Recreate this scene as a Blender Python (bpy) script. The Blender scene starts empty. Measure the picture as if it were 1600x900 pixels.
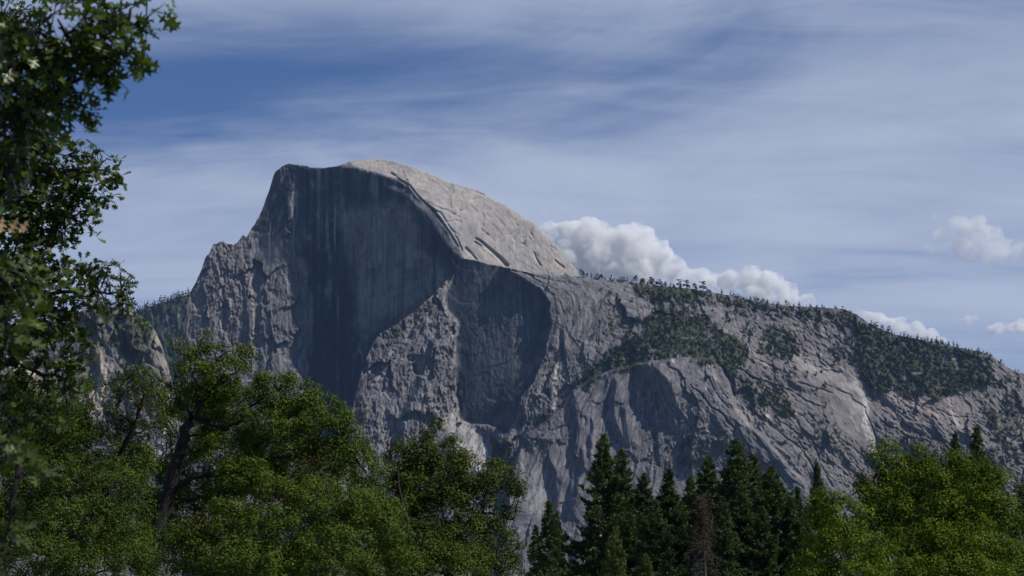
import bpy, math, random, time
import numpy as np
from mathutils import Vector
T0 = time.time()
C = bpy.context.scene.collection
PI = math.pi

# ------------------------------------------------------------------ camera
HFOV, PITCH = 28.0, 10.5
CAM_Z = 1.7
F = 800.0 / math.tan(math.radians(HFOV / 2))        # focal length in 1600-wide pixels
cd = bpy.data.cameras.new('camera'); cam = bpy.data.objects.new('camera', cd); C.objects.link(cam)
cam.location = (0, 0, CAM_Z); cam.rotation_euler = (math.radians(90 + PITCH), 0, 0)
cd.sensor_width = 36.0; cd.lens = 18.0 / math.tan(math.radians(HFOV / 2))
cd.clip_start = 0.3; cd.clip_end = 90000
cd.dof.use_dof = True; cd.dof.focus_distance = 700.0
cd.dof.aperture_fstop = cd.lens / 12.5              # 12.5 mm opening
cd.dof.aperture_blades = 7
bpy.context.scene.camera = cam

# ------------------------------------------------------------------ light
SUN = Vector((0.62, -0.20, 0.76)).normalized()       # towards the sun: high on the right, slightly behind the camera
w = bpy.data.worlds.new('World'); bpy.context.scene.world = w; w.use_nodes = True
nt = w.node_tree; nt.nodes.clear(); N = nt.nodes.new; L = nt.links.new
def math_node(t, op, a, b=None, c=None, clamp=False):
    n = t.nodes.new('ShaderNodeMath'); n.operation = op; n.use_clamp = clamp
    for i, v in enumerate((a, b, c)):
        if v is None: continue
        if isinstance(v, (int, float)): n.inputs[i].default_value = v
        else: t.links.new(v, n.inputs[i])
    return n.outputs[0]
sky = N('ShaderNodeTexSky'); sky.sky_type = 'NISHITA'; sky.sun_disc = False
sky.sun_elevation = math.asin(SUN.z); sky.sun_rotation = math.atan2(SUN.x, SUN.y)
sky.altitude = 1200; sky.air_density = 1.0; sky.dust_density = 0.35; sky.ozone_density = 1.6
tc = N('ShaderNodeTexCoord'); sx = N('ShaderNodeSeparateXYZ'); L(tc.outputs['Generated'], sx.inputs[0])
X, Y, Z = sx.outputs
def m(op, a, b=None, c=None, clamp=False): return math_node(nt, op, a, b, c, clamp)
# high cirrus veil: noise on a curved cloud sheet far above the valley
zz = m('ADD', m('MAXIMUM', Z, 0.0), 0.24)
cu = m('DIVIDE', X, zz); cv = m('DIVIDE', Y, zz)
cmb = N('ShaderNodeCombineXYZ'); L(cu, cmb.inputs[0]); L(cv, cmb.inputs[1])
mp = N('ShaderNodeMapping'); mp.inputs['Rotation'].default_value = (0, 0, math.radians(16)); mp.inputs['Scale'].default_value = (1.6, 3.6, 1)
L(cmb.outputs[0], mp.inputs[0])
n1 = N('ShaderNodeTexNoise'); n1.inputs['Scale'].default_value = 1.1; n1.inputs['Detail'].default_value = 8; n1.inputs['Roughness'].default_value = 0.55; n1.inputs['Distortion'].default_value = 0.9
L(mp.outputs[0], n1.inputs['Vector'])
n2 = N('ShaderNodeTexNoise'); n2.inputs['Scale'].default_value = 2.2; n2.inputs['Detail'].default_value = 5; n2.inputs['Roughness'].default_value = 0.5
L(cmb.outputs[0], n2.inputs['Vector'])
mp3 = N('ShaderNodeMapping'); mp3.inputs['Rotation'].default_value = (0, 0, math.radians(24)); mp3.inputs['Scale'].default_value = (4, 15, 1)
L(cmb.outputs[0], mp3.inputs[0])
n3 = N('ShaderNodeTexNoise'); n3.inputs['Scale'].default_value = 1.0; n3.inputs['Detail'].default_value = 7; n3.inputs['Roughness'].default_value = 0.6; n3.inputs['Distortion'].default_value = 1.2
L(mp3.outputs[0], n3.inputs['Vector'])
# the blue lane between two cirrus sheets (a slanting great band)
az = m('ARCTAN2', X, Y)
lane = m('SUBTRACT', m('SUBTRACT', Z, 0.281), m('MULTIPLY', m('ADD', az, 0.13), 0.055))
lane = m('SUBTRACT', 1.0, m('MULTIPLY', m('ABSOLUTE', lane), 1/0.052), clamp=True)
lane = m('POWER', m('SMOOTH_MIN', lane, 1.0, 0.2), 1.0)
lfade = m('SUBTRACT', 1.0, m('MULTIPLY', m('ABSOLUTE', m('ADD', az, 0.15)), 1/0.30), clamp=True)
lane = m('MULTIPLY', lane, m('POWER', lfade, 0.8))
low = m('SUBTRACT', 1.0, m('MULTIPLY', m('ABSOLUTE', m('SUBTRACT', Z, 0.125)), 1/0.05), clamp=True)
cover = m('ADD', m('MULTIPLY', n1.outputs[0], 0.75), m('MULTIPLY', n2.outputs[0], 0.45))
cover = m('ADD', cover, m('MULTIPLY', m('SUBTRACT', n3.outputs[0], 0.5), 0.24))
cover = m('SUBTRACT', cover, m('MULTIPLY', lane, 0.60))
cover = m('SUBTRACT', cover, m('MULTIPLY', low, 0.24))
far_side = m('ADD', m('MULTIPLY', m('SUBTRACT', Z, 0.36), 2.2, clamp=True), m('MULTIPLY', m('SUBTRACT', 0.55, Y), 0.9, clamp=True))   # unseen veil thinned overhead and to the west, to deepen the shadows
cover = m('SUBTRACT', cover, m('MULTIPLY', far_side, 0.55))
mr = N('ShaderNodeMapRange'); mr.interpolation_type = 'SMOOTHSTEP'
mr.inputs['From Min'].default_value = 0.12; mr.inputs['From Max'].default_value = 0.74; mr.inputs['To Max'].default_value = 0.90
L(cover, mr.inputs['Value'])
mix = N('ShaderNodeMix'); mix.data_type = 'RGBA'
tint = N('ShaderNodeMix'); tint.data_type = 'RGBA'; tint.blend_type = 'MULTIPLY'; tint.inputs['Factor'].default_value = 1
tint.inputs['B'].default_value = (0.76, 0.97, 1.38, 1); L(sky.outputs[0], tint.inputs['A'])
L(mr.outputs[0], mix.inputs['Factor']); L(tint.outputs['Result'], mix.inputs['A'])
mix.inputs['B'].default_value = (8.3, 9.4, 12.0, 1)
bg = N('ShaderNodeBackground'); bg.inputs['Strength'].default_value = 0.062
L(mix.outputs['Result'], bg.inputs['Color'])
wo = N('ShaderNodeOutputWorld'); L(bg.outputs[0], wo.inputs['Surface'])

sd = bpy.data.lights.new('sun', 'SUN'); so = bpy.data.objects.new('sun', sd); C.objects.link(so)
sd.energy = 4.6; sd.angle = math.radians(0.53); sd.color = (1.0, 0.945, 0.86)
so.rotation_euler = SUN.to_track_quat('Z', 'Y').to_euler(); so.location = (0, 0, 300)

sc = bpy.context.scene
sc.view_settings.view_transform = 'Standard'; sc.view_settings.look = 'None'
sc.view_settings.exposure = -0.15; sc.view_settings.gamma = 1.0; sc.view_settings.use_curve_mapping = False
sc.render.engine = 'CYCLES'
sc.cycles.max_bounces = 8; sc.cycles.diffuse_bounces = 2; sc.cycles.glossy_bounces = 2
sc.cycles.transmission_bounces = 4; sc.cycles.transparent_max_bounces = 8; sc.cycles.volume_bounces = 14; sc.cycles.volume_step_rate = 0.35

# ------------------------------------------------------------------ helpers
cosp, sinp = math.cos(math.radians(PITCH)), math.sin(math.radians(PITCH))
def ray(x, y):
    """sight line through a photograph pixel (1600 wide) -> lateral and vertical metres per metre of depth"""
    rx = (np.asarray(x, float) - 800.0) / F; ru = (450.0 - np.asarray(y, float)) / F
    dy = cosp - ru * sinp; dz = sinp + ru * cosp
    return rx / dy, dz / dy
def W(x, y, D):
    a, b = ray(x, y)
    return np.stack([a * D, D + 0 * a, CAM_Z + b * D], -1)
def PX(D): return D / F                                # metres per photograph pixel at depth D

def mesh_obj(name, V, faces, mats=None, parent=None, smooth=False, col=None, midx=None, mesh_only=False):
    """faces: int array (n,3) / (n,4), or a list of such arrays"""
    V = np.ascontiguousarray(V, np.float32)
    fl = faces if isinstance(faces, list) else [faces]
    fl = [np.asarray(f, np.int32) for f in fl if len(f)]
    loops = np.concatenate([f.ravel() for f in fl]); tot = np.concatenate([np.full(len(f), f.shape[1], np.int32) for f in fl])
    start = np.concatenate([[0], np.cumsum(tot)[:-1]]).astype(np.int32)
    me = bpy.data.meshes.new(name)
    me.vertices.add(len(V)); me.vertices.foreach_set('co', V.ravel())
    me.loops.add(len(loops)); me.loops.foreach_set('vertex_index', loops)
    me.polygons.add(len(tot)); me.polygons.foreach_set('loop_start', start); me.polygons.foreach_set('loop_total', tot)
    if smooth: me.polygons.foreach_set('use_smooth', np.ones(len(tot), bool))
    for mt in (mats or []): me.materials.append(mt)
    if midx is not None: me.polygons.foreach_set('material_index', np.asarray(midx, np.int32))
    me.update(calc_edges=True)
    if col is not None:
        a = me.color_attributes.new('rock', 'FLOAT_COLOR', 'POINT')
        c4 = np.ones((len(V), 4), np.float32); c4[:, :3] = col; a.data.foreach_set('color', c4.ravel())
    if mesh_only: return me
    o = bpy.data.objects.new(name, me); C.objects.link(o)
    if parent is not None: o.parent = parent
    return o
def tag(o, label, cat, group=None, kind=None):
    if label: o['label'] = label
    if cat: o['category'] = cat
    if group: o['group'] = group
    if kind: o['kind'] = kind
    return o
def empty(name, loc, label, cat, group=None):
    o = bpy.data.objects.new(name, None); C.objects.link(o); o.location = loc; o.empty_display_size = 0.5
    return tag(o, label, cat, group)

def sstep(a, b, x):
    t = np.clip((x - a) / (b - a), 0, 1); return t * t * (3 - 2 * t)
def lerp(a, b, t): return a + (b - a) * t
# ------------------------------------------------------------------ relief maps of the far cliffs
# The maps hold real depth (metres east of the camera) and rock colour on a 1-pixel lattice of sight lines.
X0, X1, Y0, Y1 = -40, 1660, 236, 960
HH, WW = Y1 - Y0, X1 - X0
gy, gx = np.mgrid[Y0:Y1, X0:X1].astype(np.float32)
rs = np.random.RandomState(7)
def vnoise(cx, cy=None, seed=0, shape=None):
    cy = cy or cx; h, w_ = shape or (HH, WW); r = np.random.RandomState(seed)
    g = r.rand(int(h / cy) + 4, int(w_ / cx) + 4).astype(np.float32)
    yy = (np.arange(h) / cy).astype(np.float32) + r.rand(); xx = (np.arange(w_) / cx).astype(np.float32) + r.rand()
    y0 = yy.astype(int); x0 = xx.astype(int); fy = yy - y0; fx = xx - x0
    fy = (fy * fy * (3 - 2 * fy))[:, None]; fx = (fx * fx * (3 - 2 * fx))[None]
    a = g[y0][:, x0]; b = g[y0][:, x0 + 1]; c = g[y0 + 1][:, x0]; d = g[y0 + 1][:, x0 + 1]
    return (a * (1 - fx) + b * fx) * (1 - fy) + (c * (1 - fx) + d * fx) * fy
def fbm(cx, cy=None, octv=4, seed=0, rough=0.5):
    cy = cy or cx; s = 0; a = 1; t = 0
    for i in range(octv):
        if min(cx, cy) < 0.9: break
        s = s + a * (vnoise(cx, cy, seed * 31 + i) - 0.5); t += a; a *= rough; cx = max(cx / 2, 0.95); cy = max(cy / 2, 0.95)
    return s / t * 2                                    # about -1..1
WXn = fbm(22, octv=4, seed=101) * 5.0; WYn = fbm(22, octv=4, seed=102) * 5.0
def seg_dist(px, py, ax, ay, bx, by):
    dx, dy = bx - ax, by - ay; l2 = dx * dx + dy * dy + 1e-9
    t = np.clip(((px - ax) * dx + (py - ay) * dy) / l2, 0, 1)
    return np.hypot(px - ax - t * dx, py - ay - t * dy), t
def window(pts, pad):
    p = np.array(pts, float)
    x0 = int(max(p[:, 0].min() - pad - X0, 0)); x1 = int(min(p[:, 0].max() + pad - X0, WW))
    y0 = int(max(p[:, 1].min() - pad - Y0, 0)); y1 = int(min(p[:, 1].max() + pad - Y0, HH))
    return slice(y0, max(y1, y0 + 1)), slice(x0, max(x1, x0 + 1))
def poly(pts, feather=3.0, warp=1.0):
    """soft mask of a polygon given in photograph pixels"""
    out = np.zeros((HH, WW), np.float32); s = window(pts, feather + 12)
    px = gx[s] + WXn[s] * warp; py = gy[s] + WYn[s] * warp
    d = np.full(px.shape, 1e9); ins = np.zeros(px.shape, bool)
    for i in range(len(pts)):
        (ax, ay), (bx, by) = pts[i], pts[(i + 1) % len(pts)]
        d = np.minimum(d, seg_dist(px, py, ax, ay, bx, by)[0])
        if ay != by:
            c = ((ay > py) != (by > py)) & (px < (bx - ax) * (py - ay) / (by - ay) + ax); ins ^= c
    out[s] = sstep(-feather, feather, np.where(ins, d, -d)); return out
def stroke(pts, w0, w1=None, feather=1.0, warp=0.5):
    """soft mask of a line whose half width runs from w0 to w1"""
    w1 = w0 if w1 is None else w1; out = np.zeros((HH, WW), np.float32); s = window(pts, max(w0, w1) + feather + 8)
    px = gx[s] + WXn[s] * warp; py = gy[s] + WYn[s] * warp; n = len(pts) - 1; o = out[s]
    for i in range(n):
        d, t = seg_dist(px, py, *pts[i], *pts[i + 1]); hw = w0 + (w1 - w0) * (i + t) / n
        o = np.maximum(o, 1 - sstep(hw - feather, hw + feather, d))
    out[s] = o; return out
def lic(theta, noise, length, step=1.2):
    """smear noise along a direction field: grain of the rock"""
    vx, vy = np.cos(theta).astype(np.float32), -np.sin(theta).astype(np.float32)
    acc = noise.copy(); n = 1
    for sg in (1, -1):
        px, py = gx - X0, gy - Y0
        for k in range(int(length / step)):
            ix = np.clip(px, 0, WW - 1).astype(np.int32); iy = np.clip(py, 0, HH - 1).astype(np.int32)
            px = px + sg * step * vx[iy, ix]; py = py + sg * step * vy[iy, ix]
            ix = np.clip(px, 0, WW - 1).astype(np.int32); iy = np.clip(py, 0, HH - 1).astype(np.int32)
            acc = acc + noise[iy, ix]; n += 1
    acc = acc / n; acc -= acc.mean(); return acc / (acc.std() + 1e-9)
def angle_field(ctrl):
    c = np.zeros((HH, WW), np.float32); s = np.zeros((HH, WW), np.float32)
    for x, y, deg in ctrl:
        wt = 1.0 / (((gx - x) ** 2 + (gy - y) ** 2) / 900.0 + 1.0) ** 1.6
        c += wt * math.cos(2 * math.radians(deg)); s += wt * math.sin(2 * math.radians(deg))
    return np.arctan2(s, c) / 2
def poisson(a, b, D0, lam, px):
    """depth whose slopes are (a to the right, b upwards), held loosely to D0"""
    st = 2
    A = a[::st, ::st] * px * st; B = -b[::st, ::st] * px * st; D_ = D0[::st, ::st]
    h, w_ = A.shape
    div = np.zeros((h, w_)); Ax = (A[:, 1:] + A[:, :-1]) / 2; By = (B[1:] + B[:-1]) / 2
    div[:, :-1] += Ax; div[:, 1:] -= Ax; div[:-1] += By; div[1:] -= By
    rhs = div - lam * D_
    M = np.zeros((2 * h, 2 * w_)); M[:h, :w_] = rhs; M[h:, :w_] = rhs[::-1]; M[:, w_:] = M[:, :w_][:, ::-1]
    Fm = np.fft.rfft2(M)
    ky = 2 * np.cos(2 * np.pi * np.arange(2 * h) / (2 * h)) - 2; kx = 2 * np.cos(2 * np.pi * np.arange(w_ + 1) / (2 * w_)) - 2
    Dq = np.fft.irfft2(Fm / (ky[:, None] + kx[None] - lam), s=M.shape)[:h, :w_]
    yy = np.clip((np.arange(HH)) / st, 0, h - 1.001); xx = np.clip(np.arange(WW) / st, 0, w_ - 1.001)
    y0 = yy.astype(int); x0 = xx.astype(int); fy = (yy - y0)[:, None]; fx = (xx - x0)[None]
    return ((Dq[y0][:, x0] * (1 - fx) + Dq[y0][:, x0 + 1] * fx) * (1 - fy) + (Dq[y0 + 1][:, x0] * (1 - fx) + Dq[y0 + 1][:, x0 + 1] * fx) * fy).astype(np.float32)
def curve(pts, x):
    p = np.array(pts, float); return np.interp(x, p[:, 0], p[:, 1])
def samp(M, x, y):
    xx = np.clip(np.asarray(x) - X0, 0, WW - 1.001); yy = np.clip(np.asarray(y) - Y0, 0, HH - 1.001)
    x0 = xx.astype(int); y0 = yy.astype(int); fx = xx - x0; fy = yy - y0
    if M.ndim == 3: fx = fx[..., None]; fy = fy[..., None]
    return (M[y0, x0] * (1 - fx) + M[y0, x0 + 1] * fx) * (1 - fy) + (M[y0 + 1, x0] * (1 - fx) + M[y0 + 1, x0 + 1] * fx) * fy
def put(img, mask, rgb):
    return img + (np.array(rgb, np.float32) - img) * mask[..., None]

def cliff(name, top_pts, xa, xb, dx, rows, ybot, Dm, Cm, mat, jag=1.0, back=((12, 4), (60, 40), (200, 180), (500, 500)), round_px=0, Dbase=None):
    """one closed-backed mountain body: front relief, crest, far side falling away and a foot down to the valley floor"""
    xs = np.arange(xa, xb + dx, dx); top = curve(top_pts, xs)
    r = np.random.RandomState(len(name) * 7 + int(xa) + 50)
    k = np.arange(len(xs)); j = 0
    for cell, am in ((1.2, 0.35), (3, 0.6), (8, 0.9), (20, 0.9)):
        g = r.rand(int(len(xs) * dx / cell) + 4) - 0.5; j = j + am * np.interp(k * dx / cell, np.arange(len(g)), g)
    jg = curve(jag, xs) if isinstance(jag, (list, tuple)) else jag
    top = top + j * 2 * jg
    t = np.linspace(0, 1, rows) ** 1.0
    yy = top[None] + (ybot - top[None]) * t[:, None]; xx = np.repeat(xs[None], rows, 0)
    D = samp(Dm, xx, yy); V = W(xx, yy, D); Cc = samp(Cm, xx, yy)
    bk = [V[0] + np.array([0, d, -h]) for d, h in back][::-1]
    gnd = bk[0].copy(); gnd[:, 2] = -30; bk = [gnd] + bk
    ft = V[-1].copy(); drop = ft[:, 2] + 30; ft1 = ft - np.stack([0 * drop, drop * .5, drop * .55], -1); ft2 = ft - np.stack([0 * drop, drop * 1.1, drop], -1)
    Vs = np.concatenate([np.stack(bk), V, np.stack([ft1, ft2])]); nb = len(bk)
    Cs = np.concatenate([np.repeat(Cc[:1], nb, 0), Cc, np.repeat(Cc[-1:], 2, 0)])
    R, Q = Vs.shape[:2]; idx = np.arange(R * Q).reshape(R, Q)
    f = np.stack([idx[:-1, :-1].ravel(), idx[1:, :-1].ravel(), idx[1:, 1:].ravel(), idx[:-1, 1:].ravel()], 1)
    o = mesh_obj(name, Vs.reshape(-1, 3), f, [mat], smooth=False, col=Cs.reshape(-1, 3)); o['kind'] = 'structure'
    return o, xs, top

def rock_material(name, fine=0.25, scale=0.08):
    mt = bpy.data.materials.new(name); mt.use_nodes = True; t = mt.node_tree; b = t.nodes['Principled BSDF']
    b.inputs['Roughness'].default_value = 0.9; b.inputs['Specular IOR Level'].default_value = 0.15
    at = t.nodes.new('ShaderNodeAttribute'); at.attribute_name = 'rock'
    g = t.nodes.new('ShaderNodeNewGeometry')
    n = t.nodes.new('ShaderNodeTexNoise'); n.inputs['Scale'].default_value = scale; n.inputs['Detail'].default_value = 5; n.inputs['Roughness'].default_value = 0.7
    mpn = t.nodes.new('ShaderNodeMapping'); mpn.inputs['Scale'].default_value = (1, 1, 0.45)
    t.links.new(g.outputs['Position'], mpn.inputs[0]); t.links.new(mpn.outputs[0], n.inputs['Vector'])
    r = t.nodes.new('ShaderNodeMapRange'); r.inputs['From Min'].default_value = 0.3; r.inputs['From Max'].default_value = 0.7
    r.inputs['To Min'].default_value = 1 - fine; r.inputs['To Max'].default_value = 1 + fine
    t.links.new(n.outputs[0], r.inputs['Value'])
    mx = t.nodes.new('ShaderNodeMix'); mx.data_type = 'RGBA'; mx.blend_type = 'MULTIPLY'; mx.inputs['Factor'].default_value = 1
    t.links.new(at.outputs['Color'], mx.inputs['A']); t.links.new(r.outputs[0], mx.inputs['B'])
    t.links.new(mx.outputs['Result'], b.inputs['Base Color'])
    bp = t.nodes.new('ShaderNodeBump'); bp.inputs['Strength'].default_value = 0.6; bp.inputs['Distance'].default_value = 2.0
    t.links.new(n.outputs[0], bp.inputs['Height']); t.links.new(bp.outputs[0], b.inputs['Normal'])
    return mt
M_rock = rock_material('granite')

# ---- grain direction of the rock (degrees, 90 = vertical, negative = falling to the right)
TH = angle_field([(430,320,80),(380,450,88),(450,500,90),(560,350,90),(620,450,90),(520,560,88),(660,520,60),(640,600,80),(600,640,85),
    (690,600,90),(760,450,90),(790,600,88),(740,690,75),(850,600,72),(880,640,80),(900,500,85),(840,440,-12),(1000,460,-20),(930,600,60),
    (1000,650,80),(960,700,85),(900,720,78),(1100,620,-50),(1090,580,-40),(1140,660,-48),(1180,560,-35),(1250,600,-38),(1200,700,-45),(1300,700,-55),
    (1290,520,-62),(1350,650,-58),(1330,580,-30),(1420,650,-35),(1500,650,-60),(1570,640,-40),(1400,560,-15),(1500,560,-12),(1200,480,-15),(1080,520,0),
    (830,720,60),(860,780,75),(1050,720,70),
    (620,265,-12),(650,285,-35),(700,340,-52),(740,380,-60),(740,310,-30),(800,350,-40),(850,390,-48),(780,390,-50),(880,420,-40),(200,540,-60),(250,560,-78),(150,600,-75),(60,560,-70)])
wn = rs.rand(HH, WW).astype(np.float32)
B1 = fbm(26, octv=5, seed=21, rough=0.55); B2 = fbm(9, octv=4, seed=22, rough=0.6); B3 = fbm(70, octv=5, seed=23)
JT = 0.55 * fbm(34, octv=3, seed=201) + 0.35 * fbm(12, octv=3, seed=202)      # the joints wander
G1 = lic(TH + JT, wn, 5)                                         # fine grain
G2 = lic(TH + JT, vnoise(3.0, seed=5), 11)                       # medium ribs
G3 = lic(TH + JT * .8, vnoise(7, seed=6), 26)                    # broad ribs
G4 = lic(TH + 0.9 + JT, vnoise(4, seed=8), 12)                   # cross joints
PT = sstep(-.45, .55, fbm(48, octv=4, seed=203, rough=.6))       # broken ground against smooth slabs
K1 = np.exp(-(G2 / 0.09) ** 2) * sstep(.25, .8, PT); K2 = np.exp(-(G4 / 0.06) ** 2) * sstep(.3, .7, 1 - PT * .6); K3 = np.exp(-(G3 / 0.05) ** 2)
def facet(c, seed, slope, asp=1.5, off=0.6, warp=1.0, rot=0.0):
    """broken rock: a mosaic of tilted flat faces with steps between them"""
    r = np.random.RandomState(seed)
    cr_, sr_ = math.cos(rot), math.sin(rot); gu = (gx - 800) * cr_ + (gy - 600) * sr_; gv = -(gx - 800) * sr_ + (gy - 600) * cr_
    u = (gu + WXn * warp * c / 14) / c; v_ = (gv + WYn * warp * c / 14 + gu * .12) / (c * asp); u = u - u.min() + 1; v_ = v_ - v_.min() + 1
    nx = int(u.max()) + 4; ny = int(v_.max()) + 4
    jx = r.rand(ny, nx).astype(np.float32); jy = r.rand(ny, nx).astype(np.float32)
    sx_ = ((r.rand(ny, nx) - .5) * 2 * slope).astype(np.float32); sy_ = ((r.rand(ny, nx) - .5) * 1.4 * slope).astype(np.float32); h0 = (r.rand(ny, nx) - .5).astype(np.float32) * off * c
    v_ = np.clip(v_, 1, ny - 2.01); u = np.clip(u, 1, nx - 2.01)
    iu = u.astype(np.int32); iv = v_.astype(np.int32); best = np.full(u.shape, 1e9, np.float32); out = np.zeros(u.shape, np.float32)
    for a_ in (-1, 0, 1):
        for b_ in (-1, 0, 1):
            p = np.clip(iu + a_, 0, nx - 1); q = np.clip(iv + b_, 0, ny - 1)
            du = u - p - jx[q, p]; dv = v_ - q - jy[q, p]; d = du * du + dv * dv
            hgt = h0[q, p] + (sx_[q, p] * du + sy_[q, p] * dv * asp) * c
            k = d < best; best = np.where(k, d, best); out = np.where(k, hgt, out)
    return out * 1.87
DG = sstep(1090, 1190, gx + .35 * (gy - 600))                     # on the right shoulder the sheets fall to the right
def both(*q, asp=2.4, **kw): return lerp(facet(*q, asp=asp, **kw), facet(q[0], q[1] + 50, q[2], asp=asp * 1.3, rot=math.radians(-48), **kw), DG)
FA = facet(38, 401, .30); FB = both(13, 402, .5, off=.5); FC = both(6, 403, .75, off=.7); FD = both(2.8, 404, .8, asp=2.0, off=.8)
EG = 0.35 * np.clip(np.abs(FC - np.roll(FC, 1, 1)) + np.abs(FC - np.roll(FC, 1, 0)) - 1.2, 0, 4) / 4 + np.clip(np.abs(FB - np.roll(FB, 1, 1)) + np.abs(FB - np.roll(FB, 1, 0)) - 1.0, 0, 4) / 4
EA = np.abs(FA - np.roll(FA, 1, 1)) + np.abs(FA - np.roll(FA, 1, 0)); EG = EG + .8 * np.clip(EA - 1.5, 0, 5) / 5
EG = np.clip(EG * 1.3, 0, 1)                                     # open joints between the blocks
def ridged(c, seed, k=4):
    s = 0; a_ = 1; t_ = 0
    for i in range(k):
        s = s + a_ * (1 - np.abs(2 * vnoise(max(c / 2 ** i, 1), max(1.25 * c / 2 ** i, 1), seed + i) - 1)) ** 2; t_ += a_; a_ *= .55
    return s / t_
RD = ridged(18, 301); RD2 = ridged(9, 321)
NF = vnoise(1.3, seed=24) - 0.5
def ter(n, k): q = n * k; f = np.floor(q); return (f + sstep(0.0, 0.35, q - f)) / k     # ledges

# ------------------------------------------------------------------ the great dome
DOME_TOP = [(240,760),(262,640),(276,560),(288,500),(297,456),(306,440),(313,424),(320,404),(327,396),(333,383),(339,380),(347,378),(357,380),(366,381),(373,374),(379,368),(386,369),(392,358),(398,352),
    (402,344),(409,330),(415,312),(421,296),(427,275),(432,266),(441,260),(452,256),(466,258),(481,260),(485,262),(505,262),(520,261),(531,258),(545,253),(560,250),(580,248),(600,249),(630,256),(660,266),
    (700,284),(730,293),(745,297),(757,303),(762,308),(790,321),(820,340),(836,350),(850,364),(865,378),(880,394),(892,410),(903,425),(912,445),(925,470)]
PXM = 6000 / F
a = np.full((HH, WW), 0.10, np.float32); b = np.full((HH, WW), 0.12, np.float32)
def setab(mask, av, bv):
    global a, b
    a = lerp(a, av, mask); b = lerp(b, bv, mask)
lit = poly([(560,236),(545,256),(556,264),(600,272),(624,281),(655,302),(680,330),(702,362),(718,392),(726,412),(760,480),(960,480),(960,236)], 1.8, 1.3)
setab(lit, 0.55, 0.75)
setab(poly([(600,236),(660,262),(760,300),(850,365),(905,425),(960,470),(960,236)], 10, .4) * lit, 0.9, 1.3)
setab(poly([(500,236),(525,260),(560,263),(640,285),(625,262),(600,236)], 2, .4), 0.15, 1.3)
# the sheer north-west face, turned away from the sun
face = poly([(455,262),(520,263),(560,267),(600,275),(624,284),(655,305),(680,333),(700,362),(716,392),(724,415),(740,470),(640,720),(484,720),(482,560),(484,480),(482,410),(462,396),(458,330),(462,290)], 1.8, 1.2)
setab(poly([(403,415),(482,412),(484,640),(403,640)], 6, 1), 0.24, 0.20)
setab(poly([(300,440),(333,380),(392,352),(402,352),(402,640),(270,640)], 6, 1), 0.17, 0.22)
setab(face, -0.45, 0.0)
setab(poly([(398,352),(432,268),(462,260),(470,300),(468,360),(472,396),(440,412),(402,420)], 5, 1), -0.46, 0.03)
setab(stroke([(462,290),(456,320),(459,350),(457,412),(452,480),(450,530)], 4, 2.5, 2, .6), 0.3, 0.10)
setab(stroke([(440,262),(452,262),(445,274),(436,284)], 3, 2, 1.5), 0.3, 0.2)
setab(stroke([(403,395),(403,440),(404,520),(404,600)], 3, 4, 1.5), -1.2, 0.0)
setab(stroke([(394,405),(396,470),(397,520),(396,640)], 5, 9, 3), 0.25, 0.12)
setab(poly([(297,450),(312,430),(322,400),(330,392),(322,440),(310,520),(300,640),(262,640)], 5, 1), -0.35, 0.05)
setab(poly([(354,465),(360,470),(358,500),(352,505)], 1.5, .5), -1.5, 0)
setab(stroke([(381,425),(384,470),(386,520)], 1.5, 2.5, 1), -1.2, 0.0)
setab(stroke([(327,396),(322,440)], 2, 1, 1), -1.0, 0.0)
# hollow band under the rim and sheets of exfoliating rock
setab(stroke([(606,290),(640,304),(668,330),(690,362),(712,392)], 3, 4, 3), 0.2, 0.45)
spur = poly([(290,460),(300,440),(333,378),(392,352),(402,352),(404,420),(400,640),(262,660)], 4, 1)
D0 = 6250 + 0 * gx
DD = poisson(a, b, D0, 2e-5, PXM)
wall = sstep(478, 470, gx)                                       # broken rock on the left wall
rough = 0.25 + 0.45 * spur + 0.30 * wall * (1 - spur) * sstep(395, 430, gy)
rough = rough * (1 - face) + face * 0.16
rough = lerp(rough, 0.13, lit)
RL = (.4 + PT) * (1.5 * G1 + .4 * G2) + .8 * G3 + 0.7 * FA + .62 * FB * (.25 + .75 * PT) + .68 * FC * (.2 + .8 * PT) + 1.25 * FD * (.35 + .65 * PT)
DD = DD + rough * (RL + 1.0 * G2 * spur)
DD += (rough * 1.0 + lit * 0.5) * (K1 * 0.8)
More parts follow.
